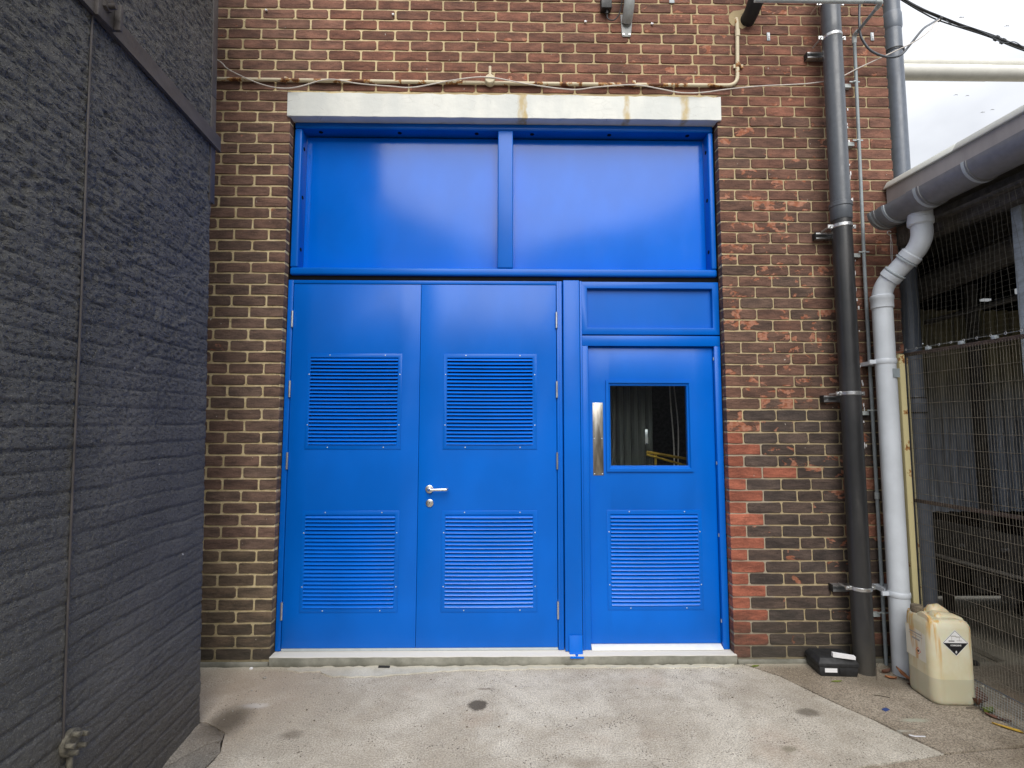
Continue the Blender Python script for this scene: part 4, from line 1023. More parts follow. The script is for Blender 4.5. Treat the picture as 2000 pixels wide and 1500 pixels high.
dp = thing('rain_downpipe', (2.42, -0.16, 0), 'pale grey downpipe with an offset bend dropping from the gutter to the ground', 'pipe')
TX, TY = gx(2.49, -0.37), -0.37
BX, BY = 2.418, -0.160
neck = round_path([(TX, TY, 2.80), (TX + 0.012, TY, 2.605), (BX, BY, 2.385), (BX, BY, 2.20)], 0.085, 8)
MB().tube([(TX, TY, 2.83), (TX + 0.002, TY, 2.735)], [0.064, 0.064], 28).build('outlet', 'pipe_light', dp)
MB().tube(neck, 0.056, 28).build('swan_neck', 'pipe_light', dp)
sk = MB(); ring(sk, (TX + 0.002, TY, 2.735), (0, 0, -1), 0.060, 0.05, 0.007, 28); sk.build('socket', 'pipe_light', dp)
d_ = (Vector((BX, BY, 2.385)) - Vector((TX + 0.012, TY, 2.605)))
for t_s, w_ in ((0.30, 0.045), (0.74, 0.045)):
    p = Vector((TX + 0.012, TY, 2.605)) + d_ * t_s
    sk = MB(); ring(sk, p, d_, 0.058, w_, 0.006, 28); so_ = sk.build('socket', 'pipe_light', dp)
    sk = MB(); ring(sk, p + d_.normalized() * (w_ * 0.62 * (1 if t_s < .5 else -1)), d_, 0.0585, 0.010, 0.008, 28); sk.build('ring_seal', 'seal', so_)
MB().tube([(BX, BY, 0.0), (BX, BY, 0.02), (BX, BY, 1.2), (BX, BY, 2.30)], 0.0565, 32).build('straight_pipe', 'pipe_light', dp)
sk = MB().tube([(BX, BY, 2.245), (BX, BY, 2.25), (BX, BY, 2.30), (BX, BY, 2.305), (BX, BY, 2.325), (BX, BY, 2.33)], [0.058, 0.0625, 0.0625, 0.066, 0.066, 0.060], 32); sk.build('socket', 'pipe_light', dp)
for z in (1.905, 0.475):
    sk = MB(); ring(sk, (BX, BY, z), (0, 0, 1), 0.0572, 0.035, 0.004, 32); sk.box(BX - 0.10, BX - 0.05, BY + 0.0, BY + 0.012, z - 0.012, z + 0.012).box(BX - 0.05, BX + 0.05, BY + 0.056, -0.001, z - 0.012, z + 0.012); sk.build('pipe_bracket', 'pipe_light', dp)
MB().box(BX - 0.002, BX + 0.042, BY - 0.0605, BY - 0.058, 1.80, 1.855).build('pipe_label', 'conduit_grey', dp)

fp = thing('corner_pipe', (2.835, 0.13, 0), 'slate grey vertical pipe standing behind the right corner of the brick wall', 'pipe')
FX, FY = 2.828, 0.13
MB().tube([(FX, FY, z) for z in (0.0, 2.0, 4.0, 5.6)], 0.0575, 28).build('straight_pipe', 'pipe_far', fp)
for z, w_ in ((4.21, 0.02), (4.44, 0.13), (1.64, 0.12)):
    sk = MB(); ring(sk, (FX, FY, z), (0, 0, 1), 0.0585, w_, 0.0055, 28); sk.build('socket', 'pipe_far', fp)
for z in (4.212, 1.69, 1.59):
    sk = MB(); ring(sk, (FX, FY, z), (0, 0, 1), 0.060, 0.010, 0.007, 28); sk.build('ring_seal', 'black', fp)

# ------------------------------------------------------------------ lamp arm, box, stub and small fixings at the top
la = thing('wall_lamp_arm', (0.85, -0.03, 4.2), 'grey tapered lamp bracket with its tube arm leaving the top of the picture', 'lamp bracket')
pb = MB(); pb.prism([(0.803, -0.003, 4.36), (0.890, -0.003, 4.36), (0.874, -0.003, 4.205), (0.868, -0.003, 4.197), (0.818, -0.003, 4.197), (0.812, -0.003, 4.205)], (0, -0.006, 0)); pb.build('wall_plate', 'lampgrey', la, bevel=0.002)
MB().tube(smooth_path([(0.845, -0.012, 4.30), (0.846, -0.05, 4.33), (0.848, -0.085, 4.39), (0.850, -0.105, 4.50), (0.852, -0.11, 4.8), (0.853, -0.20, 5.1)], 6), 0.036, 20).build('arm_tube', 'lampgrey', la)
MB().tube([(0.8515, -0.107, 4.425), (0.8515, -0.109, 4.9)], 0.041, 20).build('arm_sleeve', 'pvc_light', la)
for x in (0.822, 0.864): MB().cyl((x, -0.009, 4.212), (x, -0.014, 4.212), 0.006, 10).build('bolt', 'steel', la)
jb = thing('black_junction_box', (0.70, -0.03, 4.36), 'small black electrical box beside the lamp bracket at the top edge', 'electrical box')
MB().box(0.662, 0.735, -0.055, -0.001, 4.372, 4.47).build('housing', 'case', jb, bevel=0.005)
MB().cyl((0.705, -0.028, 4.372), (0.705, -0.028, 4.345), 0.011, 12).build('gland', 'black', jb)
MB().tube(smooth_path([(0.705, -0.028, 4.35), (0.708, -0.03, 4.315), (0.728, -0.032, 4.298), (0.762, -0.035, 4.303), (0.79, -0.05, 4.345), (0.802, -0.08, 4.43), (0.806, -0.10, 4.6)], 6), 0.004, 8).build('lead', 'cable_black', jb)
sp_ = thing('sooty_pipe_stub', (1.70, -0.05, 4.30), 'sooty black pipe stub poking from a rough hole at the top of the wall', 'pipe')
MB().tube([(1.70, 0.02, 4.335), (1.70, -0.06, 4.345), (1.712, -0.16, 4.42), (1.72, -0.25, 4.62)], [0.052, 0.050, 0.055, 0.055], 20).build('stub', 'black', sp_)
pm = MB(); rr = random.Random(3)
pm.prism([(1.66 + math.cos(a_) * rr.uniform(0.075, 0.105), -0.002, 4.345 + math.sin(a_) * rr.uniform(0.06, 0.085)) for a_ in np.linspace(0, 6.0, 15)], (0, 0.02, 0)); pm.build('mortar_patch', 'mortar', sp_)
def clip(x, z, lab):
    o = thing('wall_clip', (x, -0.001, z), lab, 'clip', 'small white clips fixed to the brickwork')
    MB().box(x - 0.011, x + 0.011, -0.005, -0.0005, z - 0.03, z + 0.03).build('clip_plate', 'seal', o, bevel=0.002)
    MB().box(x - 0.004, x + 0.004, -0.010, -0.005, z - 0.020, z + 0.020).cyl((x, -0.005, z), (x, -0.011, z), 0.006, 8).build('clip_rib', 'paper', o, bevel=0.001)
clip(1.842, 4.215, 'small white cable clip on a brick between the sooty stub and the black pipe')
clip(2.577, 4.225, 'small cream cable clip near the upper right corner of the brick wall')
for x, z, lab in ((0.556, 4.306, 'wall plug screw left of the black electrical box'), (1.021, 4.296, 'wall plug screw right of the grey lamp bracket'), (-1.655, 4.36, 'pale wall plug high on the left strip of bricks'), (-0.78, 4.34, 'pale wall plug above the left end of the lintel')):
    o = MB().cyl((x, 0.0, z), (x, -0.012, z), 0.007, 10).cyl((x + 0.008, -0.006, z - 0.006), (x + 0.008, -0.018, z - 0.006), 0.004, 8).build('wall_plug', 'paper', bevel=0.001); tag(o, lab, 'wall plug')
o = MB().box(1.150, 1.186, -0.006, -0.0005, 4.455, 4.52).build('metal_tag', 'seal', bevel=0.002); tag(o, 'flat pale metal tag cut off by the top edge of the picture', 'tag')
# paint drips
# ------------------------------------------------------------------ cables at the top right
cl_ = MB().tube(smooth_path([(2.47, -0.20, 4.9), (2.425, -0.12, 4.45), (2.418, -0.10, 4.20), (2.445, -0.1, 4.10), (2.50, -0.1, 4.035), (2.60, -0.1, 4.0), (2.69, -0.1, 4.015), (2.76, -0.1, 4.09), (2.854, -0.1, 4.203), (3.11, 0.12, 4.43), (3.30, 0.30, 4.60), (3.50, 0.48, 4.775)], 7), 0.0075, 10).build('looped_cable', 'cable_grey' if 'cable_grey' in M else 'pipe_grey')
tag(cl_, 'grey cable hanging in a loop across the top right corner of the brick wall', 'cable')
def cat(p0, p1, sag, n_=16, wob=0.0, seed=0):
    rr = random.Random(seed); out = []
    for i in range(n_ + 1):
        t = i / n_; p = Vector(p0).lerp(Vector(p1), t); p.z -= sag * 4 * t * (1 - t); p += Vector((0, rr.uniform(-wob, wob), rr.uniform(-wob, wob))); out.append(p)
    return out
ov = thing('overhead_cables', (3.9, 0.5, 4.6), 'bundle of dark overhead cables crossing the sky at the upper right', 'cable')
A_, B_ = (2.6, 0.30, 5.55), (6.2, 1.2, 4.35)
P1 = [(3.0, 0.45, 5.10), (3.25, 0.5, 4.955), (3.55, 0.5, 4.80), (3.95, 0.5, 4.655), (4.23, 0.5, 4.545), (5.2, 0.5, 4.25), (6.8, 0.5, 3.95)]
MB().tube(smooth_path(P1, 6), 0.010, 8).build('main_cable', 'cable_black', ov)
MB().tube(smooth_path([(x, y - 0.02, z - 0.02 + 0.012 * math.sin(x * 9)) for x, y, z in P1], 6), 0.006, 8).build('second_cable', 'cable_black', ov)
MB().tube(smooth_path([(2.9, 0.45, 5.10), (3.2, 0.48, 4.94), (3.38, 0.49, 4.84), (3.53, 0.49, 4.765), (3.9, 0.48, 4.63), (4.22, 0.48, 4.50), (5.2, 0.5, 4.2)], 6), 0.005, 8).build('third_cable', 'cable_black', ov)
MB().tube(smooth_path([(3.55, 0.47, 4.76), (3.62, 0.47, 4.71), (3.75, 0.47, 4.70), (3.9, 0.47, 4.63), (4.0, 0.47, 4.57), (4.1, 0.47, 4.58), (4.2, 0.47, 4.50)], 6), 0.0028, 6).build('tie_wire', 'pipe_grey', ov)
for x, z in ((3.515, 4.785), (3.97, 4.625), (4.02, 4.60)):
    MB().tube([(x - 0.008, 0.49, z + 0.006), (x + 0.012, 0.49, z - 0.004)], 0.021, 10).build('cable_tie', 'cable_black', ov)

ip = thing('upper_lagged_pipe', (6, 2, 5.48), 'thinner upper cream lagged pipe crossing the sky at the right', 'pipe', None)
MB().tube([(2.75, 2.0, 5.536), (4.75, 2.0, 5.545)], 0.058, 24).build('lagging', 'insul', ip); MB().tube([(4.752, 2.0, 5.545), (11, 2.0, 5.56)], 0.056, 24).build('lagging', 'insul', ip)
MB().tube([(4.735, 2.0, 5.545), (5.19, 2.0, 5.547)], 0.0585, 24).build('band', 'insul', ip)
ip = thing('lower_lagged_pipe', (6, 2, 5.3), 'thicker lower cream lagged pipe crossing the sky at the right', 'pipe', None)
MB().tube([(2.75, 1.95, 5.402), (5.35, 1.95, 5.402)], 0.082, 24).build('lagging', 'insul', ip); MB().tube([(5.351, 1.95, 5.402), (11, 1.95, 5.402)], 0.080, 24).build('lagging', 'insul', ip)

for i, (x, y, z) in enumerate(((32.2, 30, 30.2), (35.4, 30, 29.6), (31.4, 30, 24.45), (32.2, 30, 24.4), (33.2, 30, 23.2), (33.9, 30, 23.4))):
    labs = ['bird in the sky just under the cables, nearer the brick wall', 'bird in the sky at the far right below the cables', 'left bird of the close pair under the lagged pipes', 'right bird of the close pair under the lagged pipes', 'lowest bird in the sky above the shed roof', 'bird right of the lowest one above the shed roof']
    b = MB(); s_ = 0.2 * (1 if i < 2 else 0.75); t_ = 0.5 if i in (0, 4) else 0.25
    b.tube([(x - 0.5 * s_, y, z - t_ * .2), (x - .2 * s_, y, z), (x + 0.2 * s_, y, z + 0.1 * s_), (x + 0.5 * s_, y, z + 0.15 * s_)], [0.02 * s_, 0.1 * s_, 0.12 * s_, 0.03 * s_], 8)
    for sg_ in (-1, 1):
        b.add([(x - 0.1 * s_, y, z), (x + 0.25 * s_, y, z + 0.05 * s_), (x + (0.15 + 0.7 * t_) * s_ * sg_, y, z + 0.30 * s_), (x + sg_ * 1.15 * s_, y + 0.1, z + (0.12 + 0.25 * t_ * sg_) * s_), (x + 0.1 * s_, y, z + 0.04 * s_)],
              [(0, 1, 2), (0, 2, 3), (0, 3, 4)])
    tag(b.build('bird', 'bird', smooth=None), labs[i], 'bird', 'birds flying in the distance')

# ================================================================== shed at the right
sd = thing('open_shed', (3.6, -0.6, 0), 'dark open sided shed behind the mesh fence with grey fascia and pale roof edge', 'shed')
def lbox(X0, X1, ya, yb, z0, z1, nm, mat, par, bev=0.0, b=None):
    b = b or MB()
    b.add([(gx(X0, ya), ya, z0), (gx(X1, ya), ya, z0), (gx(X1, yb), yb, z0), (gx(X0, yb), yb, z0), (gx(X0, ya), ya, z1), (gx(X1, ya), ya, z1), (gx(X1, yb), yb, z1), (gx(X0, yb), yb, z1)],
          [(0, 3, 2, 1), (4, 5, 6, 7), (0, 1, 5, 4), (1, 2, 6, 5), (2, 3, 7, 6), (3, 0, 4, 7)])
    return b.build(nm, mat, par, bevel=bev) if nm else b
lbox(2.60, 2.63, -0.015, -3.4, 2.86, 3.112, 'fascia', 'fascia', sd, 0.002)
cp = MB(); 
for (ya, yb) in ((-0.01, -0.50), (-0.502, -3.4)):
    a0 = [(gx(2.585, ya), ya, 3.108), (gx(2.585, ya), ya, 3.116), (gx(2.61, ya), ya, 3.158), (gx(2.75, ya), ya, 3.162), (gx(2.75, ya), ya, 3.115)]
    b0 = [(gx(2.585, yb), yb, 3.108), (gx(2.585, yb), yb, 3.116), (gx(2.61, yb), yb, 3.158), (gx(2.75, yb), yb, 3.162), (gx(2.75, yb), yb, 3.115)]
    cp.add(a0 + b0, [(0, 1, 2, 3, 4), (9, 8, 7, 6, 5)] + [(i, (i + 1) % 5, (i + 1) % 5 + 5, i + 5) for i in range(5)])
cp.build('roof_capping', 'capping', sd, bevel=0.002)
rf_ = MB(); lbox(2.76, 8.2, 1.3, -3.4, 3.06, 3.10, None, None, None, b=rf_); rf_.build('roof_sheet', 'beam', sd, smooth=None)
lbox(2.655, 2.75, -0.02, -3.4, 2.70, 2.84, 'eaves_beam', 'beam', sd, 0.004)
lbox(2.60, 2.65, -0.16, -3.4, 2.755, 2.775, 'gutter_board', 'beam', sd, 0.002)
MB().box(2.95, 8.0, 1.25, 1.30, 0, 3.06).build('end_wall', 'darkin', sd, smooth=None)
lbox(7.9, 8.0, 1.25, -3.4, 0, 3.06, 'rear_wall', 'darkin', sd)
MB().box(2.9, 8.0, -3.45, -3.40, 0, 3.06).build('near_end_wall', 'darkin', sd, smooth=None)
# column
MB().box(2.845, 2.93, -0.66, -0.60, 0, 2.84).build('column', 'column', sd, bevel=0.003)
# corrugated sheets of the end wall
xx = 2.99
for k in range(3):
    w_ = 0.52 if k < 1 else 0.78; b = MB(); n_ = int(w_ / 0.012); vs = []; fs = []
    for i in range(n_ + 1):
        x = xx + w_ * i / n_; y = 0.62 + 0.03 * k * 0.4 + 0.036 * max(-0.7, min(0.7, 1.6 * math.sin((x) * 2 * math.pi / 0.098)))
        vs += [(x, y, 0.84), (x, y, 2.42 + 0.0 * k), (x, y + 0.004, 2.42), (x, y + 0.004, 0.84)]
    for i in range(n_):
        for q_ in range(4): fs.append((i * 4 + q_, i * 4 + (q_ + 1) % 4, (i + 1) * 4 + (q_ + 1) % 4, (i + 1) * 4 + q_))
    b.add(vs, fs); b.build('corrugated_sheet', 'sheet', sd, smooth=60); xx += w_ + 0.03
for X_, z_1 in ((3.62, 2.6), (4.42, 2.5)):
    MB().box(X_, X_ + 0.05, 0.50, 0.56, 0.3, z_1).build('upright', 'beam', sd, bevel=0.003)
# low longitudinal plank with bright lower edge
lbox(3.25, 3.29, 0.62, -2.5, 0.56, 0.80, 'side_plank', 'beam', sd, 0.003)
lbox(3.20, 3.25, 0.62, -2.5, 0.545, 0.558, 'plank_edge', 'stone', sd, 0.002)
for ya in (0.22, 0.02, -0.2, -0.5):
    MB().box(3.26, 3.33, ya - 0.03, ya + 0.04, 0.36, 0.55).build('plank_bracket', 'beam', sd, bevel=0.003)
for ya, z_0 in ((0.45, 0.68), (0.28, 0.66), (-0.02, 0.70)):
    MB().cyl((3.29, ya, z_0), (3.22, ya, z_0), 0.014, 10).build('plank_bolt', 'steel', sd)
MB().tube([(3.15, 0.75, 2.50), (3.17, -0.55, 2.62), (3.3, -3.2, 2.7)], 0.085, 20).build('roof_duct', 'beam', sd)
MB().tube([(3.3, 0.85, 2.30), (3.6, -1.0, 2.42)], 0.02, 8).build('purlin_rail', 'beam', sd)
t1 = MB().box(3.62, 3.68, 0.40, 0.43, 2.445, 2.46).build('lamp_fitting', 'tube_lit', sd)
t1 = MB().box(3.50, 3.56, 0.02, 0.05, 2.40, 2.44).build('lamp_fitting', 'tube_lit', sd, bevel=0.006)
t1 = MB().box(3.19, 3.24, 0.52, 0.54, 2.13, 2.138).build('lamp_fitting', 'tube_lit', sd)
for x in (3.86, 3.92): MB().cyl((x, 0.36, 2.41), (x, 0.352, 2.41), 0.006, 8).build('green_indicator', 'green_lit', sd)
# clutter in the gloom
cl2 = MB(); rr = random.Random(8)
cr_ = thing('machine_frame', (4.2, 0.9, 0), 'dark machine frame standing in the gloom under the shed sheets', 'machine')
MB().box(3.5, 5.6, 0.75, 0.80, 0.30, 0.36).build('frame_bar', 'darkin', cr_, bevel=0.004)
MB().box(3.5, 5.6, 0.75, 0.80, 0.80, 0.86).build('frame_bar', 'darkin', cr_, bevel=0.004)
for x in (3.5, 4.1, 4.8, 5.5): MB().box(x, x + 0.06, 0.755, 0.805, 0.0, 0.80).build('frame_leg', 'darkin', cr_, bevel=0.004)
MB().box(3.62, 4.02, 0.82, 1.1, 0.36, 0.72).build('motor_housing', 'darkin', cr_, bevel=0.02)
for (x, y, w_, a_) in ((2.86, -0.02, 0.24, -0.3), (3.14, -0.46, 0.14, 0.2), (3.20, -0.36, 0.10, 0.1)):
    o = MB(); c_, s_ = math.cos(a_), math.sin(a_); o.obox((x, y, 0.016), (c_, s_, 0), (-s_, c_, 0), (0, 0, 1), w_ / 2, 0.02, 0.011)
    tag(o.build('offcut', 'case', bevel=0.004), {2.86: 'long flat dark offcut lying on the ground behind the jerrycan and fence', 3.14: 'nearer short dark offcut lying inside the fence', 3.20: 'further short dark offcut lying inside the fence'}[x], 'offcut')

# ================================================================== mesh fence
FX0 = 2.585
fe = thing('mesh_fence', (2.62, -0.5, 0), 'rusty welded mesh fence panel on a cream post beside the pale downpipe', 'fence')
ZT, ZM, ZL = 1.955, 1.030, 0.02
pp_ = MB(); pp_.box(2.528, 2.558, -0.140, -0.134, 0.0, 1.955).box(2.523, 2.529, -0.140, -0.100, 0.0, 1.955)
pp_.build('angle_post', 'post_cream', fe, bevel=0.0012)
MB().cyl((2.602, -0.105, 0.0), (2.602, -0.105, 1.94), 0.0045, 8).build('edge_rod', 'post_cream', fe)
lbox(FX0, FX0 + 0.022, -0.06, -3.2, ZT - 0.008, ZT + 0.014, 'top_rail', 'rusty', fe, 0.003)
lbox(FX0 + 0.002, FX0 + 0.02, -0.06, -3.2, ZM - 0.012, ZM + 0.010, 'mid_rail', 'rusty', fe, 0.003)
vw = MB(); y = -0.07
while y > -2.6:
    x = gx(FX0 - 0.004, y) + random.uniform(-0.001, 0.001); vw.tube([(x, y, ZL), (x + random.uniform(-0.001, 0.001), y + random.uniform(-.0012, .0012), 1.0), (x, y, ZT)], 0.00095, 4, False); y -= 0.0158
tag(vw.build('upright_wires', 'wire', fe, smooth=None), kind='stuff')
hw = MB(); z = ZT - 0.035
while z > 0.03:
    hw.tube([(gx(FX0 - 0.008, yy), yy, z + random.uniform(-0.001, 0.001)) for yy in np.linspace(-0.07, -2.6, 24)], 0.0012, 4, False); z -= 0.0935
tag(hw.build('cross_wires', 'wire', fe, smooth=None), kind='stuff')
# shadow-side infill angle seen behind the wires
tw = MB(); tw.tube([(gx(FX0 + 0.01, yy), yy, ZT + 0.035 + 0.002 * math.sin(yy * 20)) for yy in np.linspace(-0.05, -2.5, 20)], 0.0012, 5, False); tw.build('tension_wire', 'wire_galv', fe)
for k in range(11):
    y = -0.10 - k * 0.076
    c_ = Vector((gx(FX0 + 0.01, y), y, ZT + 0.035)); b = MB(); ringp = [c_ + Vector((0.0, 0.0065 * math.cos(a_), 0.0065 * math.sin(a_))) for a_ in np.linspace(0, 2 * math.pi, 11)]
    b.tube(ringp, 0.0011, 5, False); b.build('net_ring', 'white', fe)
for y in (-0.26, -0.47, -0.655):
    MB().box(gx(FX0, y) - 0.003, gx(FX0, y) + 0.02, y - 0.012, y + 0.014, ZT + 0.012, ZT + 0.032).build('net_clamp', 'seal', fe, bevel=0.003)
# finer galvanised mesh along the foot
gm = thing('mesh_skirt', (2.56, -0.6, 0), 'strip of fine galvanised wire mesh along the foot of the fence', 'wire mesh')
SX = 2.478
g2 = MB(); y = -0.26
def skx(y, z): return gx(SX, y) + z * 0.12 + 0.004 * math.sin(y * 9)
while y > -1.9: g2.tube([(skx(y, 0), y, 0.0), (skx(y, 0.13), y, 0.132)], 0.0010, 4, False); y -= 0.0135
for z in np.arange(0.008, 0.132, 0.0125): g2.tube([(skx(yy, z), yy, z) for yy in np.linspace(-0.26, -1.9, 40)], 0.0010, 4, False)
tag(g2.build('fine_mesh', 'wire_galv', gm, smooth=None), kind='stuff')
MB().tube([(skx(yy, 0.132), yy, 0.134) for yy in np.linspace(-0.26, -1.9, 30)], 0.0032, 6).build('edge_wire', 'pipe_grey', gm)
for y in (-0.56, -0.665, -0.95): MB().cyl((skx(y, 0.12) - 0.006, y, 0.126), (skx(y, 0.12) + 0.006, y, 0.126), 0.006, 10).build('washer', 'steel', gm)
# bird net between fence and gutter
nt = thing('bird_net', (2.62, -0.5, 2.0), 'fine slack bird net stretched from the fence top up to the gutter', 'net')
nb_ = MB(); rr = random.Random(2)
def netx(y, z): return gx(FX0 + 0.012, y) + 0.03 * math.sin((z - 1.99) / 0.8 * math.pi) + 0.010 * math.sin(y * 13 + z * 3)
y = -0.03
while y > -1.3:
    off = rr.uniform(-0.004, 0.004)
    nb_.tube([(netx(y, z), y + 0.010 * math.sin(z * 7 + y * 21) + 0.03 * (z - 2) * 0.5 + rr.uniform(-.0016, .0016), z) for z in np.linspace(1.985, 2.76, 20)], 0.00065, 3, False); y -= 0.0305
z = 2.0
while z < 2.76:
    nb_.tube([(netx(yy, z) + 0.0005, yy, z + 0.006 * math.sin(yy * 12 + z * 5)) for yy in np.linspace(-0.02, -1.35, 36)], 0.00034, 3, False); z += 0.0305
tag(nb_.build('net_cords', 'net', nt, smooth=None), kind='stuff')
# little chain and hook on the brick beside the gutter end
hk = thing('turnbuckle', (2.609, -0.02, 2.65), 'thin turnbuckle and screw eye fixed to the brick under the gutter end', 'turnbuckle')
MB().tube([Vector((2.602, -0.02, 2.80)) + Vector((0.014 * math.cos(a_), 0, 0.014 * math.sin(a_))) for a_ in np.linspace(0.5, 5.6, 10)], 0.003, 6).build('screw_eye', 'steel', hk)
MB().tube([(2.609, -0.02, 2.79), (2.611, -0.02, 2.74)], 0.0025, 6).tube([(2.606, -0.02, 2.74), (2.604, -0.02, 2.62)], 0.002, 6).tube([(2.616, -0.02, 2.74), (2.614, -0.02, 2.62)], 0.002, 6).tube([(2.609, -0.02, 2.62), (2.604, -0.02, 2.47)], 0.0018, 6).build('turnbuckle_body', 'steel', hk)

# ================================================================== jerrycan
jc = thing('jerrycan', (2.44, -0.42, 0), 'stained translucent yellow jerrycan with a corrosive warning diamond beside the mesh fence', 'jerrycan')
JW, JD, JH = 0.232, 0.215, 0.455
ang = R(-3); JC = Vector((2.438, -0.410, 0))
def jp(x, y, z): return Vector((JC.x + x * math.cos(ang) - y * math.sin(ang), JC.y + x * math.sin(ang) + y * math.cos(ang), z))
def rrect(w, d, r, n_=6):
    out = []
    for cx, cy, a0 in ((w / 2 - r, -d / 2 + r, -90), (w / 2 - r, d / 2 - r, 0), (-w / 2 + r, d / 2 - r, 90), (-w / 2 + r, -d / 2 + r, 180)):
        for k in range(n_ + 1):
            a_ = R(a0 + 90 * k / n_); out.append((cx + r * math.cos(a_), cy + r * math.sin(a_)))
    return out
jb_ = MB(); rings = []
prof = [(0.0, 0.90), (0.004, 0.94), (0.016, 0.985), (0.035, 1.0), (0.12, 1.0), (0.30, 1.0), (0.395, 0.995), (0.42, 0.97), (0.435, 0.92), (0.4375, 0.80), (0.438, 0.55)]
for z, s_ in prof:
    rings.append([jp(x * s_, y * s_ + (0.006 if z > 0.43 else 0), z + (0.0 if z < 0.4 else 0.010 * math.cos(x * 12)) - (0.010 if z > 0.4 and x > 0.09 else 0)) for x, y in rrect(JW, JD, 0.045)])
m = len(rings[0]); vs = [v for r_g in rings for v in r_g]; fs = []
for i in range(len(rings) - 1):
    for k in range(m): fs.append((i * m + k, i * m + (k + 1) % m, (i + 1) * m + (k + 1) % m, (i + 1) * m + k))
fs += [tuple(reversed(range(m))), tuple(range((len(rings) - 1) * m, len(rings) * m))]
jb_.add(vs, fs); jb_.build('body', 'jerry', jc, smooth=50)
# moulded shoulder and handle ridge running across the top
hn = MB()
def ridge(pts, w, h0):
    vs = []; fs = []; k = 10
    for (x, y, z, ww) in pts:
        for i in range(k):
            a_ = math.pi * i / (k - 1); vs.append(jp(x, y + ww * math.cos(a_), h0 + (z - h0) * math.sin(a_) ** 0.55))
    for i in range(len(pts) - 1):
        for q_ in range(k - 1): fs.append((i * k + q_, i * k + q_ + 1, (i + 1) * k + q_ + 1, (i + 1) * k + q_))
    fs += [tuple(range(k)), tuple(reversed(range((len(pts) - 1) * k, len(pts) * k)))]
    hn.add(vs, fs)
ridge([(-0.050, -0.02, 0.440, 0.04), (-0.040, -0.02, 0.462, 0.04), (-0.02, -0.02, 0.468, 0.04), (0.02, -0.02, 0.462, 0.035), (0.07, -0.02, 0.455, 0.035), (0.105, -0.02, 0.44, 0.03)], 0.03, 0.42)
ridge([(-0.02, 0.05, 0.44, 0.03), (0.0, 0.05, 0.478, 0.03), (0.045, 0.05, 0.484, 0.03), (0.075, 0.05, 0.465, 0.03), (0.10, 0.05, 0.44, 0.03)], 0.03, 0.42)
hn.build('handle', 'jerry', jc, smooth=60)
sh_ = MB()
for i in range(1):
    ridge_pts = None
cp_ = MB().tube([jp(-0.075, 0.045, 0.435), jp(-0.075, 0.045, 0.452), jp(-0.075, 0.045, 0.474), jp(-0.075, 0.045, 0.478)], [0.026, 0.032, 0.030, 0.026], 20)
cp_.build('cap', 'jcap', jc)
lsh = MB(); hn = lsh; ridge([(-0.108, -0.035, 0.43, 0.05), (-0.103, -0.035, 0.462, 0.05), (-0.09, -0.035, 0.466, 0.05), (-0.075, -0.035, 0.448, 0.05), (-0.06, -0.035, 0.432, 0.045)], 0.03, 0.41); lsh.build('shoulder', 'jerry', jc, smooth=60)
# diamond sticker on the front
X_ = Vector((math.cos(ang), math.sin(ang), 0)); Z_ = Vector((0, 0, 1)); N_ = Vector((math.sin(ang), -math.cos(ang), 0))
def face_pt(u, z, off): return jp(u, -JD / 2, z) + N_ * off
cu_, cz2, hd_ = 0.008, 0.330, 0.069
def dia(h, off, nm, mat, par, pts=None):
    P = pts or [(0, -h), (h, 0), (0, h), (-h, 0)]
    return MB().prism([face_pt(cu_ + a, cz2 + b, off) for a, b in P], -N_ * 0.0004).build(nm, mat, par, smooth=None)
st_ = dia(0.069, 0.0009, 'warning_diamond', 'sticker', jc)
t_in = 0.061
bl = MB()
for i in range(4):
    P = [(0, -0.0655), (0.0655, 0), (0, 0.0655), (-0.0655, 0)]; Q = [(0, -0.063), (0.063, 0), (0, 0.063), (-0.063, 0)]; k = (i + 1) % 4
    bl.prism([face_pt(cu_ + a, cz2 + b, 0.0013) for a, b in (P[i], P[k], Q[k], Q[i])], -N_ * 0.0003)
bl.build('diamond_border', 'ink', st_, smooth=None)
dia(0, 0.0016, 'diamond_lower_half', 'ink', st_, [(-0.0625, 0), (0, -0.0625), (0.0625, 0)])
def bar(u0, u1, z0, z1, off, mat, nm='print_mark'): return MB().prism([face_pt(cu_ + a, cz2 + b, off) for a, b in ((u0, z0), (u1, z0), (u1, z1), (u0, z1))], -N_ * 0.0003).build(nm, mat, st_, smooth=None)
bar(-0.036, -0.006, 0.008, 0.0125, 0.0019, 'ink')                     # bar and hand under the pouring tubes
for (a, b, c_, d__) in ((-0.024, 0.034, 0.004, 0.038), (0.002, 0.030, 0.028, 0.034)): bar(a, c_, b, d__, 0.0019, 'ink_grey')
bar(0.020, 0.0215, 0.012, 0.028, 0.0019, 'ink_grey'); bar(-0.020, -0.0185, 0.014, 0.032, 0.0019, 'ink_grey'); bar(0.006, 0.034, 0.011, 0.0135, 0.0019, 'ink_grey')
text_mesh('CORROSIVE', 0.0105, 'sticker', 'print_text', st_, face_pt(cu_, cz2 - 0.0125, 0.0021), X_, Z_, 0.0003)
text_mesh('8', 0.017, 'sticker', 'print_number', st_, face_pt(cu_, cz2 - 0.0475, 0.0021), X_, Z_, 0.0005)
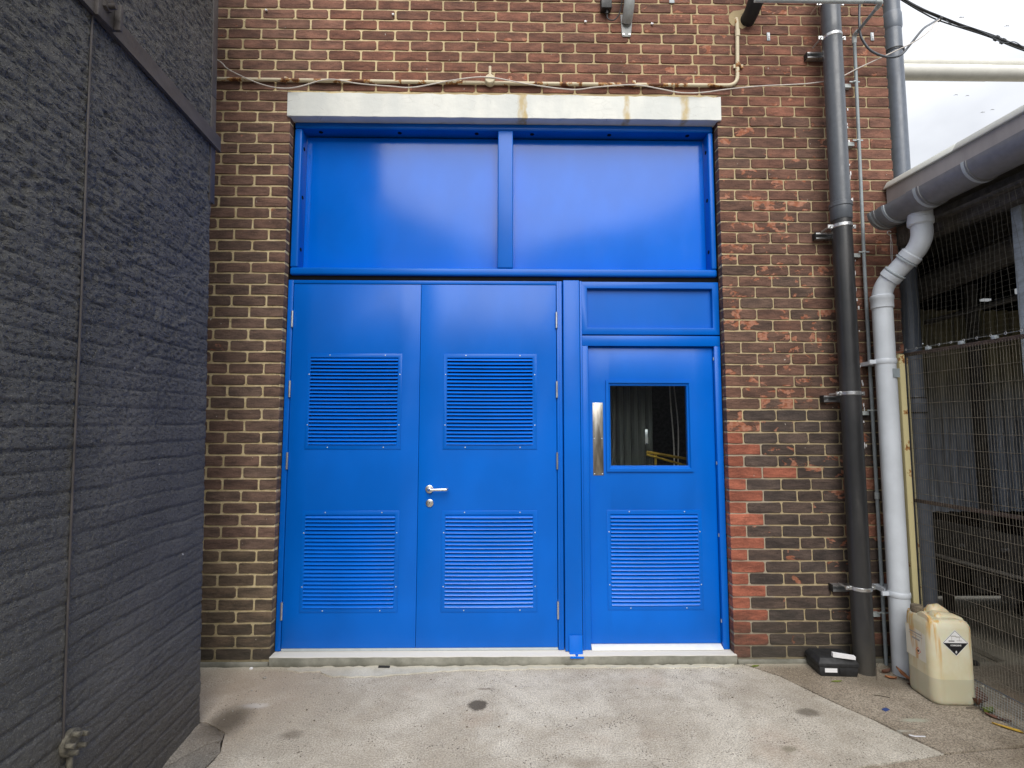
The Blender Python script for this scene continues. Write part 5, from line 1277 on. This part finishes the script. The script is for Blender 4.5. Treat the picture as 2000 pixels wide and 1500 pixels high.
# paper label on the left side
NL = -X_
def side_pt(v, z, off): return jp(-JW / 2, v, z) + NL * off      # v: depth, negative is near
Dv = Vector((-math.sin(ang), math.cos(ang), 0))
lbp = [(0.085, 0.20), (-0.060, 0.20), (-0.060, 0.35), (0.085, 0.37)]
lab = MB().prism([side_pt(v, z, 0.0009) for v, z in lbp], -NL * 0.0005).build('paper_label', 'label', jc, smooth=None)
def sbar(v0, v1, z0, z1, mat): return MB().prism([side_pt(a, b, 0.0014) for a, b in ((v0, z0), (v1, z0), (v1, z1), (v0, z1))], -NL * 0.0003).build('print_mark', mat, lab, smooth=None)
sbar(0.055, -0.035, 0.334, 0.340, 'ink_grey'); sbar(0.06, -0.04, 0.322, 0.325, 'ink_grey'); sbar(0.04, -0.02, 0.300, 0.309, 'ink_grey')
dm = MB(); c0, zz0 = -0.005, 0.245
for i in range(4):
    P = [(0, -0.02), (0.02, 0), (0, 0.02), (-0.02, 0)]; Q = [(0, -0.0165), (0.0165, 0), (0, 0.0165), (-0.0165, 0)]; k = (i + 1) % 4
    dm.prism([side_pt(c0 + a, zz0 + b, 0.0014) for a, b in (P[i], P[k], Q[k], Q[i])], -NL * 0.0003)
dm.build('hazard_mark', 'ink_red', lab, smooth=None)
sbar(c0 + 0.006, c0 - 0.006, zz0 - 0.006, zz0 + 0.005, 'ink')

# ================================================================== tool case
cs = thing('tool_case', (2.0, -0.13, 0), 'black plastic tool case lying against the soil pipe foot with paper on its lid', 'tool case')
ca = R(-4)
def cpnt(x, y, z):
    x *= 0.84; y *= 0.84
    return (2.012 + x * math.cos(ca) - y * math.sin(ca), -0.128 + x * math.sin(ca) + y * math.cos(ca), z)
def loft(rows, nm, mat, par, bev=0.003):
    b = MB(); vs = []; fs = []
    for (z, x0, x1, y0, y1) in rows: vs += [cpnt(x0, y0, z), cpnt(x1, y0, z), cpnt(x1, y1, z), cpnt(x0, y1, z)]
    for i in range(len(rows) - 1):
        for k in range(4): fs.append((i * 4 + k, i * 4 + (k + 1) % 4, (i + 1) * 4 + (k + 1) % 4, (i + 1) * 4 + k))
    fs += [(3, 2, 1, 0), tuple(range((len(rows) - 1) * 4, len(rows) * 4))]
    b.add(vs, fs); return b.build(nm, mat, par, bevel=bev, seg=2)
loft([(0.002, -0.125, 0.125, -0.070, 0.11), (0.03, -0.135, 0.132, -0.076, 0.115), (0.058, -0.135, 0.132, -0.076, 0.115)], 'case_base', 'case', cs)
loft([(0.0595, -0.142, 0.138, -0.082, 0.118), (0.080, -0.142, 0.138, -0.082, 0.118), (0.106, -0.120, 0.118, -0.058, 0.100)], 'case_lid', 'case', cs)
MB().add([cpnt(x, -0.0785, z) for x, z in ((-0.10, 0.028), (-0.015, 0.028), (-0.015, 0.052), (-0.10, 0.052))], [(0, 1, 2, 3)]).build('case_label', 'paper', cs, smooth=None)
MB().prism([cpnt(0.0, -0.0765, 0.018), cpnt(0.045, -0.0765, 0.018), cpnt(0.045, -0.0765, 0.05), cpnt(0.0, -0.0765, 0.05)], (0, -0.006, 0)).build('latch', 'black', cs, bevel=0.001)
pcap = thing('folded_paper', (2.05, -0.15, 0.11), 'folded white paper strip resting on the black tool case lid', 'paper')
pb_ = MB(); pb_.add([cpnt(-0.030, -0.060, 0.110), cpnt(0.105, -0.098, 0.110), cpnt(0.105, -0.098, 0.128), cpnt(-0.030, -0.060, 0.134), cpnt(-0.030, -0.035, 0.112), cpnt(0.105, -0.070, 0.112), cpnt(0.105, -0.078, 0.131), cpnt(-0.030, -0.043, 0.137)],
    [(0, 1, 2, 3), (5, 4, 7, 6), (3, 2, 6, 7), (0, 4, 5, 1), (0, 3, 7, 4), (1, 5, 6, 2)]); pb_.build('sheet', 'paper', pcap, smooth=None)

# ================================================================== leaves, twigs, scraps
def leaf(x, y, z, L, W, rot, mat, label, curl=0.3, tilt=0.0, cat='leaf', group='dead leaves blown against the fence and pipes'):
    b = MB(); vs = []; fs = []; n_ = 7; rr = random.Random(int(x * 1000 + y * 777))
    for i in range(n_ + 1):
        t = i / n_; w = W * math.sin(math.pi * min(1, t * 1.02 + 0.01)) ** 0.8 * (1 + 0.15 * rr.uniform(-1, 1)); u = (t - 0.5) * L
        for s_ in (-1, 0, 1):
            px_, py_, pz_ = u, s_ * w / 2, curl * W * (abs(s_) * 0.6 + (2 * t - 1) ** 2 * 0.5) + tilt * u
            vs.append((x + px_ * math.cos(rot) - py_ * math.sin(rot), y + px_ * math.sin(rot) + py_ * math.cos(rot), z + 0.002 + pz_ + abs(tilt) * L / 2))
    for i in range(n_):
        for k in range(2): a_ = i * 3 + k; fs.append((a_, a_ + 1, a_ + 4, a_ + 3))
    k0 = len(vs); vs2 = [(a_, b_, c_ + 0.0008) for a_, b_, c_ in vs]; b.add(vs, fs); b.add(vs2, [tuple(reversed(f)) for f in fs])
    tag(b.build('leaf', mat, smooth=60), label, cat, group)
leaf(2.325, -0.145, 0.0, 0.075, 0.035, 0.3, 'leaf_brown', 'dark brown leaf at the foot of the slim conduit', 0.6)
leaf(2.365, -0.235, 0.0, 0.09, 0.035, 1.9, 'leaf_orange', 'orange brown leaf leaning against the pale downpipe foot', 0.5, 0.5)
leaf(2.30, -0.215, 0.0, 0.06, 0.03, -0.4, 'leaf_orange', 'orange leaf lying between the slim conduit and downpipe', 0.5)
leaf(2.375, -0.285, 0.0, 0.07, 0.025, 0.1, 'leaf_brown', 'brown leaf flat in front of the downpipe foot', 0.3)
leaf(1.955, -0.245, 0.0, 0.07, 0.018, 0.1, 'leaf_green', 'yellow green leaf in front of the tool case', 0.2)
leaf(1.57, -0.05, 0.0, 0.06, 0.02, 0.3, 'leaf_green', 'small green leaf by the wall right of the sill', 0.2)
leaf(2.555, -0.505, 0.0, 0.11, 0.09, 0.8, 'leaf_brown', 'large crumpled red brown leaf beside the jerrycan', 0.55, 0.2)
leaf(2.53, -0.64, 0.0, 0.10, 0.03, -0.9, 'leaf_brown', 'brown curled leaf at the foot of the mesh skirt', 0.5)
leaf(2.52, -0.74, 0.0, 0.17, 0.026, -0.75, 'leaf_yellow', 'long bright yellow leaf at the right edge by the mesh', 0.4)
leaf(2.54, -0.58, 0.0, 0.07, 0.05, 0.3, 'leaf_green', 'mossy green leaf between the jerrycan and mesh skirt', 0.5)
tw_ = MB().tube(smooth_path([(2.20, -0.235, 0.001), (2.215, -0.215, 0.03), (2.22, -0.205, 0.055), (2.24, -0.2, 0.085)], 4), 0.0022, 6); tag(tw_.build('twig', 'twig'), 'thin dry twig standing against the soil pipe foot', 'twig')
tw_ = MB().tube(smooth_path([(2.30, -0.52, 0.004), (2.33, -0.535, 0.006), (2.37, -0.54, 0.004)], 4), 0.002, 6)
tag(MB().tube(smooth_path([(2.06, -0.40, 0.004), (2.10, -0.415, 0.006), (2.13, -0.43, 0.004)], 4), 0.0022, 6).build('twig', 'twig'), 'short twig lying on the concrete left of the jerrycan', 'twig')
tag(MB().tube(smooth_path([(2.46, -0.535, 0.004), (2.50, -0.545, 0.012), (2.55, -0.53, 0.006), (2.58, -0.50, 0.01)], 4), 0.003, 6).build('twig', 'twig'), 'dark crooked twig at the near foot of the jerrycan', 'twig')
s1 = MB(); s1.add([(1.965, -0.775, 0.006), (1.985, -0.782, 0.004), (2.03, -0.792, 0.008), (2.035, -0.782, 0.008), (1.99, -0.772, 0.004), (1.968, -0.763, 0.006), (1.965, -0.775, 0.003), (2.035, -0.79, 0.003)], [(0, 1, 4, 5), (1, 2, 3, 4)])
tag(s1.build('paper_scrap', 'paper', smooth=None), 'thin white paper scrap on the ground in front of the jerrycan', 'litter')
b = MB(); b.obox((2.02, -0.545, 0.004), (0.9, 0.4, 0), (-0.4, 0.9, 0), (0, 0, 1), 0.018, 0.010, 0.003); tag(b.build('blue_scrap', 'bluebit', bevel=0.001), 'small blue plastic scrap on the ground left of the jerrycan', 'litter')
b = MB(); b.obox((-0.74, -0.045, 0.008), (1, -0.05, 0), (0.05, 1, 0), (0, 0, 1), 0.035, 0.008, 0.006); tag(b.build('plastic_shard', 'black', bevel=0.002), 'small black shard lying against the sill under the left door leaf', 'litter')
for (x, y, r_, lab) in ((-1.555, -0.045, 0.014, 'pale stone at the wall foot near the black wall'), (-1.42, -0.165, 0.013, 'pale grey stone on the slab before the left end of the sill'), (-1.27, -0.04, 0.010, 'small brown stone in front of the left end of the sill')):
    gg = MB(); rnd = random.Random(int(r_ * 1e4)); pebble(gg, x, y, r_); tag(gg.build('small_stone', 'paper' if r_ > 0.0135 else 'stone', bevel=0.001), lab, 'stone')

# ================================================================== yard behind the camera (seen only as reflections)
ob = thing('opposite_building', (2, -17, 0), 'low dark clad building across the yard behind the viewer', 'building')
MB().box(-14, 12, -22, -17, 0, 3.4).build('cladding', 'backclad', ob, smooth=None)
MB().box(-14.2, 12.2, -22.2, -16.8, 3.4, 3.6).build('roof', 'fascia', ob, smooth=None)
